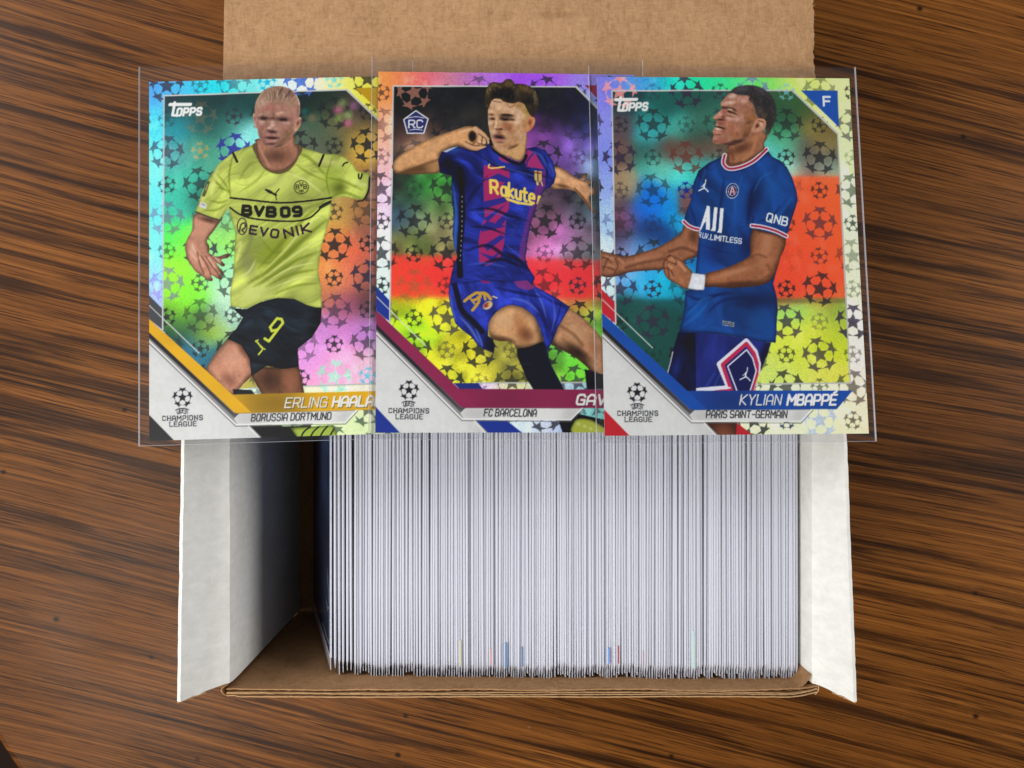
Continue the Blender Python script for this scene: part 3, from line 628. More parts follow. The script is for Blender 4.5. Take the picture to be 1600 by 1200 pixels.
    e = cv.fill([(738, 840), (745, 780), (790, 700), (830, 630), (890, 615), (960, 625), (1000, 680), (985, 750), (930, 810), (860, 850), (790, 860)], (200, 148, 118), smooth=True, pid=FIGURE, foil=0)
    dabs(cv, [(900, 660, 60, 16, 15, (112, 66, 48), .95), (960, 720, 20, 50, 20, (190, 130, 108), .9), (840, 740, 34, 60, 25, (96, 54, 40), .95), (910, 710, 30, 50, -20, (226, 190, 160), .95), (850, 790, 46, 24, -20, (216, 166, 136), .9), (800, 830, 46, 22, 0, (206, 154, 124), .9), (790, 760, 14, 40, 20, (206, 156, 128), .8)], e)
    lines(cv, [([(160, 755), (200, 768), (255, 795)], 12, (40, 20, 20), .9), ([(325, 480), (370, 485), (480, 540)], 10, (40, 24, 24), .9)], hd)
    cv.grain(hd, .13, 7, 5, 42); cv.grain(hd, .08, 3, 3, 47)
def vnoise(X, Y, seed):
    r = np.random.RandomState(seed); g = r.rand(64, 64).astype(np.float32)
    xi = np.floor(X).astype(int); yi = np.floor(Y).astype(int); fx = X-xi; fy = Y-yi
    fx = fx*fx*(3-2*fx); fy = fy*fy*(3-2*fy)
    a = g[yi % 64, xi % 64]; b = g[yi % 64, (xi+1) % 64]; c = g[(yi+1) % 64, xi % 64]; d = g[(yi+1) % 64, (xi+1) % 64]
    return a*(1-fx)*(1-fy)+b*fx*(1-fy)+c*(1-fx)*fy+d*fx*fy
def folds(cv, m, ang, ln, wd, amt, seed, warp=14):
    Y, X = np.mgrid[0:CH, 0:CW].astype(np.float32)
    X2 = X+warp*(vnoise(X/50, Y/50, seed+5)-.5)*2; Y2 = Y+warp*(vnoise(X/50, Y/50, seed+6)-.5)*2
    c, s = math.cos(math.radians(ang)), math.sin(math.radians(ang))
    n = vnoise((X2*c+Y2*s)/ln, (-X2*s+Y2*c)/wd, seed)*.65+vnoise((X2*c+Y2*s)/(ln*.5), (-X2*s+Y2*c)/(wd*.45), seed+1)*.35-.5
    cv.rgb *= (1+m*n*amt)[..., None]
    for q, (l2, w2) in enumerate(((ln*.8, wd*1.1), (ln*.45, wd*.5))):
        a = vnoise((X2*c+Y2*s)/l2+7, (-X2*s+Y2*c)/w2+3, seed+9+q)
        rid = (1-np.abs(2*a-1))**5
        cv.rgb *= (1-m*rid*amt*.22)[..., None]; sh = np.roll(rid, 3, 0); cv.rgb *= (1+m*sh*amt*.13)[..., None]
def skin(cv, m, r=9, lo=.58, hi=1.08, dx=0, dy=0, seed=3):
    cv.volume(m, r, lo, hi, dx, dy)
    cv.grain(m, .15, 16, 13, seed); cv.grain(m, .08, 7, 6, seed+2); cv.grain(m, .12, 3, 3, seed+1)
def finish(cv, inner, seed):
    fig = box_blur((cv.pid == FIGURE).astype(np.float32), 1)[..., None]
    cv.rgb = cv.rgb*(1-fig)+fig*np.clip(((cv.rgb-.5)*1.16+.475)*.92+.08*cv.rgb.mean(-1, keepdims=True), 0.02, 1)
    fo = cv.foil[..., None].clip(0, 1); lum = cv.rgb.mean(-1, keepdims=True)
    boosted = lum+(cv.rgb-lum)*1.08; boosted = boosted*(.93+.24*np.clip(lum*1.6, 0, 1))
    gl = smooth_noise(60, 34, seed+7)*.6+smooth_noise(22, 16, seed+8)*.4
    boosted = boosted+(np.clip(gl-.60, 0, 1)*.8)[..., None]*(.1+1.0*lum)*(1-.4*boosted)  # foil glints painted into the ink as pale blotches
    cv.rgb = cv.rgb*(1-fo)+boosted*fo
    g = smooth_noise(1.7, 1.7, seed)-.5; g2 = smooth_noise(1.1, 1.1, seed+1)-.5
    a = cv.foil.clip(0, 1)*.20+.035
    cv.rgb *= (1+(g+g2)*a)[..., None]
    line = (np.arange(CH) % 4 < 2).astype(np.float32)[:, None]*.05-.025
    cv.rgb *= (1+line*cv.foil)[..., None]
    cv.rgb = cv.rgb.clip(0, 1)

# =================================================================== card with the yellow shirt
def art_one():
    cv = Canvas(1)
    B = [((240, 135), (60, 130, 225)), ((280, 132), (60, 165, 230)), ((330, 130), (10, 190, 215)), ((390, 130), (90, 212, 214)), ((440, 128), (200, 240, 235)), ((480, 126), (225, 236, 225)),
         ((520, 124), (240, 236, 150)), ((560, 122), (246, 232, 70)), ((588, 150), (240, 225, 60)), ((240, 200), (60, 190, 230)), ((242, 260), (110, 225, 235)), ((242, 320), (90, 212, 230)),
         ((242, 380), (110, 230, 235)), ((242, 430), (135, 210, 240)), ((242, 465), (140, 150, 230)), ((600, 300), (200, 200, 210)), ((575, 610), (235, 220, 200)), ((560, 660), (205, 245, 165)), ((590, 670), (200, 240, 170))]
    I = [((270, 160), (22, 58, 62)), ((330, 162), (18, 55, 55)), ((380, 165), (20, 70, 68)), ((275, 200), (28, 140, 158)), ((320, 190), (34, 90, 90)), ((360, 200), (48, 120, 108)), ((270, 240), (88, 165, 172)),
         ((310, 235), (66, 148, 128)), ((350, 250), (80, 165, 140)), ((385, 215), (150, 235, 235)), ((400, 225), (120, 210, 200)), ((290, 280), (66, 190, 168)), ((320, 310), (44, 125, 110)), ((270, 330), (62, 190, 168)), ((265, 370), (84, 235, 110)),
         ((290, 380), (114, 245, 56)), ((345, 375), (150, 225, 90)), ((345, 345), (125, 190, 140)), ((280, 420), (150, 240, 60)), ((330, 400), (135, 230, 150)), ((345, 430), (160, 230, 180)), ((300, 455), (125, 240, 60)),
         ((362, 460), (195, 238, 200)), ((280, 490), (150, 240, 50)), ((268, 505), (60, 110, 60)), ((270, 520), (28, 58, 60)), ((310, 508), (32, 75, 80)), ((295, 545), (44, 110, 150)), ((325, 518), (195, 225, 20)), ((347, 500), (150, 190, 180)),
         ((325, 552), (50, 120, 150)), ((345, 565), (30, 80, 100)), ((480, 158), (20, 42, 38)), ((520, 160), (30, 50, 40)), ((560, 172), (55, 50, 46)), ((490, 200), (70, 98, 76)), ((530, 190), (112, 110, 70)), ((550, 178), (90, 70, 60)),
         ((562, 212), (170, 140, 62)), ((490, 230), (100, 108, 92)), ((520, 230), (80, 88, 64)), ((570, 240), (226, 186, 76)), ((545, 268), (170, 130, 62)), ((578, 282), (130, 90, 60)), ((525, 312), (176, 150, 84)), ((525, 340), (206, 165, 78)),
         ((560, 330), (165, 115, 70)), ((520, 380), (212, 126, 66)), ((550, 392), (228, 106, 76)), ((578, 360), (150, 95, 80)), ((515, 430), (230, 150, 78)), ((550, 430), (222, 120, 92)), ((578, 430), (150, 90, 80)), ((503, 462), (190, 112, 84)),
         ((540, 480), (160, 86, 112)), ((580, 470), (96, 62, 68)), ((500, 510), (196, 132, 200)), ((540, 520), (208, 132, 206)), ((572, 520), (180, 126, 200)), ((490, 550), (222, 152, 220)), ((540, 560), (240, 162, 204)), ((578, 570), (230, 192, 208)),
         ((520, 590), (242, 164, 204)), ((560, 597), (244, 190, 215)), ((385, 595), (196, 186, 96)), ((405, 600), (150, 140, 60))]
    B = [(x, y, c) for (x, y), c in B]; I = [(x, y, c) for (x, y), c in I]
    inner, outer = base(cv, B, I)
    balls(cv, 261, 238, 52.3, inner, outer, 4, tilt=.035, special={(2, 0): ((44, 40, 150), .85), (1, 0): ((225, 150, 70), .5), (5, -2): ((90, 200, 215), .7), (3, -2): ((0, 160, 205), .8), (4, -2): ((66, 100, 190), .9), (0, 2): ((120, 90, 130), .5), (1, -1): ((200, 120, 80), .25), (0, 4): ((120, 90, 200), .5), (5, 7): ((140, 225, 190), .7), (6, 7): ((80, 190, 215), .8)}, start=0)
    # blurred pink lights, upper right
    cv.crop(380, 125, 8)
    for c, r_, col in (((1190, 380), 70, (200, 110, 140)), ((1310, 540), 60, (205, 100, 150)), ((1380, 330), 60, (150, 90, 140)), ((1240, 290), 60, (130, 150, 90)), ((1190, 480), 60, (130, 160, 80)), ((1310, 440), 60, (160, 190, 110)), ((860, 480), 60, (120, 110, 80)), ((770, 400), 50, (20, 100, 100))):
        cv.blob(c, r_, r_, col, .7)
    template(cv, (200, 160, 20), (70, 74, 78), None, outer, C5([(1150, 172), (1350, 175), (1357, 380)]))
    # ---- the player
    sk = (182, 138, 118)
    cv.crop(280, 220, 5.161)
    # far arm
    m = cv.fill([(1530, 310), (1640, 300), (1640, 480), (1500, 490), (1525, 400)], (150, 112, 92), pid=FIGURE, foil=0); skin(cv, m, 20)
    # forearm and hand on the left
    m = cv.fill([(135, 590), (105, 720), (60, 810), (50, 880), (80, 970), (130, 1050), (180, 1085), (240, 1130), (275, 1125), (260, 1085), (330, 1120), (350, 1110), (320, 1060), (352, 1090), (360, 1070), (300, 985), (350, 1015), (372, 1000), (340, 960), (395, 945), (412, 915), (375, 915), (310, 935), (250, 910), (245, 890), (245, 850), (228, 800), (300, 700), (345, 600)], (176, 128, 106), smooth=True, pid=FIGURE, foil=0)
    skin(cv, m, 22, .55, 1.1, -8, 0)
    for a in ([(180, 930), (225, 1000), (270, 1110)], [(215, 930), (270, 1010), (335, 1100)], [(260, 925), (310, 985), (350, 1075)], [(290, 930), (345, 950)], [(150, 900), (170, 1000), (200, 1070)]):
        cv.stroke(a, 10, (96, 60, 48), .65, soft=8, clip=m)
    for a in ([(165, 940), (200, 1010)], [(240, 945), (290, 1020)], [(90, 900), (140, 960)], [(275, 930), (330, 975)], [(110, 840), (130, 900)]):
        cv.stroke(a, 16, (226, 188, 168), .6, soft=12, clip=m)
    cv.blob((190, 720), 50, 90, (208, 158, 132), .55, 25, clip=m); cv.blob((110, 880), 30, 60, (222, 182, 160), .55, 0, clip=m)
    cv.blob((240, 640), 90, 22, (70, 48, 36), .8, 15, clip=m)
    # shorts, legs
    cv.crop(220, 390, 3.75)
    m = cv.fill([(640, 640), (700, 690), (930, 690), (945, 770), (965, 860), (720, 862), (655, 750)], (112, 76, 54), pid=FIGURE, foil=0); skin(cv, m, 16, .6, 1.1)
    cv.blob((880, 770), 50, 80, (168, 112, 84), .7, 0, clip=m); cv.blob((760, 760), 60, 60, (64, 42, 30), .7, 0, clip=m)
    m = cv.fill([(512, 520), (590, 545), (640, 640), (665, 730), (600, 790), (545, 860), (500, 840), (380, 700), (430, 620)], (182, 132, 108), pid=FIGURE, foil=0); skin(cv, m, 22, .6, 1.08)
    cv.blob((540, 640), 60, 70, (212, 166, 140), .6, -40, clip=m); cv.blob((520, 760), 60, 30, (140, 92, 76), .7, 40, clip=m); cv.blob((640, 770), 30, 40, (70, 44, 34), .6, 0, clip=m); cv.blob((600, 580), 26, 60, (110, 74, 60), .7, -30, clip=m)
    sh = cv.fill([(540, 345), (620, 350), (700, 310), (800, 284), (900, 285), (980, 325), (1062, 338), (1056, 430), (1005, 515), (922, 580), (928, 688), (830, 700), (740, 680), (650, 742), (640, 640), (590, 560), (508, 522), (560, 468), (600, 400)], (30, 38, 46), pid=FIGURE, foil=0)
    cv.volume(sh, 14, .6, 1.15); folds(cv, sh, 20, 60, 14, 1.0, 21); cv.blob((960, 420), 40, 90, (52, 62, 72), .6, 20, clip=sh); cv.blob((700, 420), 60, 30, (50, 60, 70), .5, 30, clip=sh); cv.blob((860, 620), 60, 40, (16, 20, 26), .7, 20, clip=sh)
    Yl = (206, 214, 70)
    cv.stroke([(728, 522), (752, 538), (835, 430), (826, 408), (800, 405), (760, 455), (770, 478), (800, 470)], 15, Yl, smooth=False)
    cv.stroke([(678, 535), (698, 560), (716, 582), (692, 615)], 9, Yl); cv.stroke([(704, 572), (730, 585)], 7, Yl); cv.stroke([(674, 540), (690, 530)], 7, Yl)
    # shirt
    cv.crop(280, 220, 5.161)
    shp = [(610, 30), (640, 150), (700, 228), (790, 265), (880, 240), (945, 160), (970, 50), (1150, 105), (1200, 112), (1290, 113), (1360, 150), (1400, 190), (1440, 250), (1535, 262), (1538, 330), (1525, 400), (1490, 478), (1400, 470), (1330, 450), (1230, 475), (1222, 600), (1190, 720), (1150, 850), (1122, 1050), (1150, 1200), (1153, 1347), (1100, 1345), (1030, 1325), (930, 1277), (800, 1268), (700, 1285), (655, 1305), (540, 1357), (418, 1335), (412, 1224), (435, 1100), (450, 900), (455, 740), (415, 600), (400, 545), (330, 642), (230, 615), (133, 577), (150, 520), (180, 430), (215, 350), (270, 260), (330, 180), (440, 95), (540, 55)]
    m = cv.fill(shp, (183, 195, 96), pid=FIGURE, foil=0); SH = m
    folds(cv, m, -35, 120, 26, .5, 31, 20); cv.volume(m, 16, .78, 1.03)
    def dk(a, w, al=.5, col=(112, 128, 30)): cv.stroke(a, w, col, al, soft=w*.8, clip=SH, taper=True)
    def lt(a, w, al=.5, col=(222, 228, 150)): cv.stroke(a, w, col, al, soft=w*.8, clip=SH, taper=True)
    cv.blob((760, 900), 230, 130, (140, 156, 40), .75, -30, clip=SH); cv.blob((600, 800), 90, 120, (128, 140, 70), .6, 0, clip=SH)
    cv.blob((560, 1000), 60, 120, (138, 142, 96), .75, -10, clip=SH); cv.blob((1290, 380), 70, 60, (96, 106, 34), .9, -20, clip=SH); cv.blob((1230, 300), 70, 120, (150, 170, 56), .6, 20, clip=SH)
    cv.blob((800, 330), 200, 70, (200, 208, 116), .6, 0, clip=SH); cv.blob((1200, 170), 120, 30, (200, 204, 124), .8, 10, clip=SH); cv.blob((600, 1230), 150, 80, (205, 212, 130), .8, -20, clip=SH); cv.blob((1050, 1200), 60, 120, (190, 200, 100), .6, 0, clip=SH)
    dk([(1180, 480), (1000, 640), (800, 860), (640, 1030)], 34); dk([(1190, 640), (1000, 800), (760, 1020), (560, 1150)], 40, .7); dk([(1130, 900), (960, 960), (740, 1100), (600, 1180)], 30, .6)
    dk([(1110, 1040), (900, 1080), (700, 1180)], 26, .55); dk([(640, 760), (760, 900), (900, 880)], 24, .3); dk([(1130, 1150), (950, 1170), (760, 1240)], 22, .5); dk([(600, 700), (560, 860), (470, 1000)], 40, .35, (110, 116, 70))
    lt([(1185, 560), (1000, 720), (840, 900), (650, 1090)], 22, .55); lt([(1160, 780), (960, 900), (800, 1020), (650, 1130)], 20, .6); lt([(1110, 980), (900, 1030), (700, 1140)], 16, .6); lt([(1120, 1100), (960, 1110), (700, 1210)], 14, .6)
    lt([(450, 880), (500, 820), (470, 960)], 20, .5); lt([(440, 1120), (560, 1060), (620, 960)], 18, .5)
    for x in (300, 330, 360): dk([(x-60, 260+(x-300)*2), (x, 330+(x-300)), (x+60, 420)], 16, .45)
    dk([(440, 100), (405, 280), (420, 480)], 16, .6); dk([(300, 260), (380, 360), (410, 440)], 18, .5); dk([(240, 480), (330, 500), (400, 480)], 20, .5); dk([(200, 560), (300, 560), (390, 510)], 20, .5)
    lt([(320, 200), (280, 330), (260, 450)], 34, .5); lt([(200, 440), (190, 520)], 30, .45)
    dk([(650, 170), (560, 200), (480, 330)], 22, .35); dk([(700, 230), (620, 330), (480, 420)], 20, .35); dk([(960, 100), (1060, 150), (1180, 280)], 26, .55); dk([(940, 190), (1040, 260), (1190, 330)], 18, .5)
    dk([(1190, 300), (1330, 330), (1480, 400)], 22, .5); dk([(1220, 460), (1330, 420), (1470, 470)], 26, .55); lt([(880, 260), (1030, 330), (1160, 430)], 22, .5); lt([(1400, 330), (1500, 360)], 30, .5)
    dk([(1240, 130), (1190, 300), (1220, 460)], 14, .55)
    # seams and trims
    K = (34, 36, 26)
    cv.stroke([(606, 30), (640, 150), (700, 232), (790, 268), (880, 244), (950, 160), (978, 60)], 7, (96, 104, 40), .8)
    cv.stroke([(610, 30), (625, 90), (634, 140)], 9, K, .9)
    cv.stroke([(436, 100), (470, 172)], 20, K, smooth=False); cv.stroke([(1166, 118), (1130, 205)], 18, K, smooth=False)
    cv.stroke([(133, 574), (230, 612), (330, 642), (345, 622)], 13, (78, 74, 60)); cv.stroke([(1536, 300), (1528, 400), (1490, 478), (1440, 490)], 14, K)
    cv.stroke([(415, 462), (560, 478), (800, 502), (1000, 492), (1230, 462)], 15, K, clip=SH); cv.stroke([(412, 540), (500, 600), (640, 636), (900, 652), (1040, 630), (1120, 570), (1160, 520), (1225, 490)], 14, K, clip=SH); cv.stroke([(1140, 540), (1225, 495)], 26, K, .8, soft=6, clip=SH)
    text_on(cv, 'BVB', (515, 596), (775, 612), 68, 28, K, gap=2.2); text_on(cv, '09', (830, 612), (985, 606), 68, 28, K, gap=2.6)
    text_on(cv, 'EVO', (570, 748), (795, 785), 62, 17, (60, 40, 58), gap=2.3)
    text_on(cv, 'NIK', (860, 785), (1065, 735), 68, 17, (64, 34, 56), gap=2.3)
    t = np.linspace(0, 2*math.pi, 24)
    cv.stroke([(510+38*math.cos(a)+0, 692+66*math.sin(a)) for a in t], 9, (70, 58, 66)); cv.stroke([(490, 730), (500, 680), (530, 665), (535, 700), (510, 720), (530, 745)], 12, (70, 58, 66))
    cv.stroke([(987+58*math.cos(a), 377+53*math.sin(a)) for a in t], 6, K); 
    text_on(cv, 'B', (945, 392), (968, 392), 34, 7, K); text_on(cv, 'V', (974, 373), (1000, 373), 34, 7, K); text_on(cv, 'B', (1008, 390), (1031, 388), 34, 7, K); text_on(cv, '09', (972, 416), (1002, 416), 16, 5, K)
    # leaping cat mark, simplified strokes
    cv.stroke([(702, 398), (735, 410), (765, 432), (785, 440)], 17, K); cv.stroke([(775, 430), (795, 408), (808, 392)], 9, K); cv.stroke([(780, 440), (786, 478)], 8, K); cv.stroke([(712, 412), (740, 428)], 8, K)
    cv.stroke([(1320, 205), (1335, 185), (1362, 176)], 12, K); cv.stroke([(1450, 270), (1448, 300), (1466, 306), (1476, 268)], 13, K)
    cv.stroke([(235, 340), (215, 400), (200, 440)], 26, (60, 62, 48), .75, soft=8, clip=SH); cv.stroke([(232, 352), (214, 400)], 8, (196, 200, 190), .7)
    cv.fill([(172, 492), (226, 512), (218, 552), (162, 535)], (206, 206, 206)); cv.stroke([(185, 512), (210, 522)], 10, (150, 150, 150))
    # neck + head
    cv.crop(280, 220, 5.161)
    cv.fill([(612, 20), (640, 150), (700, 230), (790, 267), (880, 242), (950, 158), (975, 40)], (112, 92, 60), smooth=True, pid=FIGURE, foil=0)
    cv.crop(380, 125, 8)
    nk = cv.fill([(190, 740), (165, 800), (170, 880), (195, 990), (240, 1070), (320, 1135), (430, 1150), (520, 1125), (610, 1070), (680, 990), (702, 900), (698, 850), (640, 800), (630, 700)], (160, 114, 92), smooth=True, pid=FIGURE, foil=0)
    skin(cv, nk, 30, .6, 1.05)
    cv.blob((420, 960), 190, 90, (96, 66, 50), .8, 0, clip=nk); cv.stroke([(205, 830), (260, 960), (330, 1080)], 34, (196, 148, 122), .7, soft=30, clip=nk); cv.stroke([(560, 900), (500, 1080)], 50, (150, 104, 80), .5, soft=30, clip=nk)
    face_one(cv)
    def low(cv):
        cv.crop(220, 390, 3.75)
        cv.fill([(540, 818), (650, 822), (680, 858), (550, 862)], (24, 24, 26), foil=0)
        m = cv.fill([(640, 1042), (1000, 1030), (1000, 1115), (720, 1115)], (24, 24, 26), pid=FIGURE, foil=0)
        m = cv.fill([(878, 1045), (1130, 1028), (1162, 1115), (930, 1115)], (150, 170, 70), pid=FIGURE, foil=0); cv.volume(m, 14, .6, 1.1)
        for k in range(4): cv.stroke([(940+k*55, 1100), (960+k*55, 1065), (1000+k*48, 1035)], 9, (30, 36, 24), clip=m)
    lower(cv, (222, 172, 22), (92, 72, 16), (40, 42, 44), [('ERLING', (820, 846), (1042, 846), 23, 3.2, (226, 226, 220), .22), ('HAALAND', (1078, 846), (1385, 846), 23, 5.4, (236, 236, 230), .22)],
          ('BORUSSIA DORTMUND', (640, 916), (1070, 916)), low, corner_col=(30, 32, 34))
    finish(cv, inner, 50)
    return cv

# =================================================================== card with the blue and claret shirt
def art_two():
    cv = Canvas(2)
    B = [((600, 128), (244, 140, 60)), ((625, 122), (240, 120, 70)), ((650, 125), (228, 90, 95)), ((680, 125), (205, 96, 120)), ((705, 125), (180, 120, 140)), ((735, 125), (170, 90, 180)), ((770, 125), (165, 110, 215)), ((800, 125), (140, 60, 235)), ((830, 128), (140, 62, 235)), ((860, 125), (150, 80, 240)), ((910, 125), (140, 110, 240)),
         ((600, 200), (228, 150, 112)), ((600, 225), (240, 170, 150)), ((600, 260), (235, 172, 180)), ((602, 320), (238, 190, 238)), ((602, 380), (228, 240, 240)), ((602, 430), (205, 240, 222)), ((603, 480), (190, 240, 222)), ((750, 605), (206, 172, 240)), ((690, 605), (200, 180, 240)), ((795, 605), (205, 205, 150)),
         ((870, 600), (170, 200, 220)), ((860, 665), (190, 180, 235)), ((840, 665), (190, 220, 235)), ((900, 665), (90, 150, 170)), ((920, 650), (120, 200, 190)), ((925, 150), (120, 150, 230))]
    I = [((630, 150), (12, 20, 20)), ((700, 160), (15, 18, 22)), ((720, 145), (14, 16, 20)), ((860, 160), (18, 18, 30)), ((900, 170), (22, 26, 50)), ((635, 195), (25, 25, 25)), ((690, 195), (30, 26, 28)), ((730, 190), (40, 38, 36)), ((870, 200), (28, 22, 44)), ((900, 200), (40, 34, 80)), ((850, 210), (60, 34, 80)), ((925, 205), (34, 60, 100)),
         ((628, 210), (60, 34, 34)), ((645, 215), (86, 56, 48)), ((645, 236), (228, 190, 150)), ((665, 226), (200, 165, 140)), ((680, 210), (90, 60, 50)), ((622, 260), (30, 26, 26)), ((835, 218), (120, 56, 130)), ((845, 228), (190, 110, 220)), ((880, 226), (165, 120, 235)), ((915, 226), (146, 110, 235)), ((855, 216), (100, 50, 130)), ((880, 240), (110, 70, 150)), ((885, 252), (150, 110, 225)), ((920, 250), (140, 180, 215)), ((880, 266), (90, 60, 110)),
         ((650, 290), (44, 118, 56)), ((680, 283), (66, 156, 62)), ((620, 290), (40, 44, 44)), ((640, 315), (52, 84, 62)), ((625, 340), (70, 100, 130)), ((680, 325), (84, 122, 64)), ((660, 345), (110, 130, 96)), ((685, 355), (150, 140, 100)), ((640, 375), (100, 110, 62)), ((655, 388), (120, 150, 60)), ((690, 380), (130, 124, 80)), ((620, 390), (120, 110, 66)),
         ((845, 270), (80, 46, 92)), ((880, 300), (60, 46, 62)), ((910, 300), (52, 60, 62)), ((850, 320), (90, 74, 86)), ((860, 345), (130, 86, 112)), ((900, 340), (100, 90, 112)), ((845, 365), (150, 84, 124)), ((875, 370), (206, 112, 200)), ((910, 370), (144, 112, 142)), ((850, 392), (214, 130, 192)), ((885, 392), (150, 130, 150)), ((925, 392), (100, 110, 112)), ((925, 330), (70, 100, 110)),
         ((640, 425), (245, 66, 46)), ((620, 440), (245, 92, 30)), ((690, 430), (240, 50, 60)), ((850, 430), (245, 44, 92)), ((900, 440), (246, 50, 88)), ((640, 455), (242, 74, 36)), ((900, 460), (246, 60, 80)),
         ((640, 482), (160, 222, 34)), ((625, 478), (200, 222, 30)), ((700, 500), (210, 214, 44)), ((670, 480), (214, 206, 40)), ((660, 520), (160, 214, 34)), ((720, 540), (212, 206, 36)), ((760, 575), (196, 190, 56)), ((800, 590), (150, 146, 60)), ((700, 590), (205, 206, 50)), ((690, 560), (200, 200, 44)), ((775, 545), (150, 146, 60)), ((870, 560), (100, 180, 70)), ((890, 582), (112, 232, 60)), ((865, 590), (150, 190, 60)), ((920, 490), (170, 172, 62)), ((935, 512), (110, 214, 64)), ((900, 480), (190, 190, 70))]
    B = [(x, y, c) for (x, y), c in B]; I = [(x, y, c) for (x, y), c in I]
    inner, outer = base(cv, B, I, (20, 15))
    cv.view = (0, 0, 1.0)
    m = cv.fill([(600, 398), (760, 402), (960, 408), (960, 466), (600, 464)], (245, 60, 52), .75, soft=7, clip=inner)
    cv.grain(inner*(1-m), .5, 26, 26, 71)
    balls(cv, 647, 296, 51, inner, outer, 9, special={(0, -3): ((235, 150, 130), .55), (5, -1): ((92, 72, 120), .8), (0, 3): ((90, 120, 60), .3)}, start=1)
    template(cv, (150, 30, 70), (24, 52, 150), None, outer, C5([(1150, 172), (1350, 175), (1357, 380)]))
    cv.view = (0, 0, 1.0)
    # rookie badge
    cv.fill([(650, 172.5), (670, 186), (663, 209.5), (636, 209.5), (630, 187)], (228, 232, 236), pid=EMBLEM, foil=0)
    cv.fill([(650, 174.5), (668, 187), (661.5, 207.8), (637.5, 207.8), (632, 187.8)], (38, 42, 104), pid=EMBLEM, foil=0)
    text_on(cv, 'RC', (639, 200), (660.5, 200), 11.5, 1.8, (236, 238, 240), pid=LETTER, serif=True)
    cv.stroke([(636, 185), (650, 183), (663, 185)], 1.1, (220, 224, 230)); cv.stroke([(640, 204), (650, 202.5), (660, 204)], 1.1, (220, 224, 230))
    # ---- rear leg
    cv.crop(680, 440, 6)
    m = cv.fill([(1180, 300), (1270, 255), (1400, 355), (1500, 450), (1580, 560), (1600, 1000), (1500, 900), (1420, 800), (1300, 700), (1180, 640), (1080, 590)], (176, 132, 98), pid=FIGURE, foil=0); skin(cv, m, 36, .5, 1.1, 10, -20)
    cv.blob((1320, 480), 100, 70, (206, 164, 124), .7, 40, clip=m); cv.blob((1330, 660), 150, 50, (52, 36, 28), .9, 35, clip=m); cv.blob((1480, 620), 60, 60, (168, 110, 80), .6, 40, clip=m); cv.stroke([(1180, 420), (1300, 500), (1380, 600)], 30, (130, 90, 62), .6, soft=26, clip=m)
    cv.fill([(1400, 820), (1600, 880), (1600, 1010), (1420, 1010)], (34, 26, 40), pid=FIGURE, foil=0)
    # arms
    cv.crop(600, 180, 4.706)
    m = cv.fill([(1240, 385), (1330, 405), (1400, 455), (1440, 470), (1475, 430), (1495, 432), (1490, 460), (1465, 490), (1520, 475), (1538, 492), (1500, 515), (1545, 540), (1550, 580), (1510, 600), (1520, 650), (1552, 715), (1530, 722), (1480, 650), (1440, 600), (1400, 560), (1320, 545), (1225, 530)], (196, 150, 110), smooth=True, pid=FIGURE, foil=0); skin(cv, m, 18, .55, 1.1)
    cv.blob((1310, 520), 60, 14, (96, 66, 40), .8, 12, clip=m); cv.stroke([(1400, 540), (1460, 600), (1520, 690)], 12, (110, 74, 50), .7, soft=9, clip=m); cv.stroke([(1440, 480), (1500, 500)], 6, (120, 84, 60), .8, soft=5); cv.blob((1300, 440), 60, 18, (232, 196, 156), .6, 25, clip=m)
    m = cv.fill([(60, 375), (95, 315), (200, 245), (320, 180), (470, 128), (540, 105), (600, 85), (660, 88), (700, 120), (735, 152), (778, 185), (770, 200), (735, 195), (700, 190), (720, 215), (750, 235), (745, 255), (700, 262), (640, 262), (580, 240), (520, 232), (440, 270), (410, 300), (410, 420), (330, 432), (240, 438), (150, 436), (90, 432), (68, 405)], (192, 146, 102), smooth=True, pid=FIGURE, foil=0); skin(cv, m, 22, .55, 1.1, 0, -6)
    cv.blob((260, 400), 150, 34, (90, 64, 38), .85, -12, clip=m); cv.blob((300, 260), 170, 16, (216, 172, 126), .6, -28, clip=m); cv.blob((110, 380), 36, 40, (214, 164, 120), .6, 0, clip=m); cv.stroke([(120, 430), (260, 380), (400, 330)], 22, (96, 66, 40), .6, soft=18, clip=m); cv.blob((370, 380), 60, 34, (178, 134, 90), .9, 0, clip=m)
    cv.blob((650, 155), 30, 42, (40, 30, 26), .9, 0, clip=m, hard=.5); cv.stroke([(700, 130), (705, 170), (690, 200)], 8, (110, 74, 52), .8, soft=6, clip=m); cv.stroke([(735, 155), (735, 190)], 8, (110, 74, 52), .8, soft=6, clip=m)
    cv.stroke([(690, 190), (640, 220), (600, 215)], 10, (112, 76, 52), .7, soft=8, clip=m); cv.stroke([(560, 130), (640, 105), (680, 125)], 14, (226, 186, 146), .7, soft=10, clip=m); cv.blob((720, 245), 26, 12, (220, 180, 140), .7, 0, clip=m)
    for a, w, c in (([(672, 104), (712, 142), (704, 198)], 40, (206, 160, 120)), ([(704, 122), (742, 158), (736, 204)], 30, (198, 152, 112)), ([(738, 152), (764, 180), (772, 208)], 22, (204, 158, 118)), ([(596, 216), (664, 246), (742, 244)], 34, (196, 148, 108))):
        cv.stroke(a, w, c, .95, soft=7, pid=FIGURE, foil=0); cv.stroke([(x-w*.18, y-w*.12) for x, y in a], w*.35, (228, 190, 152), .6, soft=8)
    for a in ([(694, 140), (722, 160), (718, 200)], [(728, 160), (754, 182), (754, 208)], [(600, 196), (660, 224), (700, 226)], [(690, 206), (700, 214), (716, 212)]): cv.stroke(a, 7, (92, 60, 42), .75, soft=5)
    cv.blob((648, 158), 28, 40, (38, 28, 26), .95, 0, hard=.5)
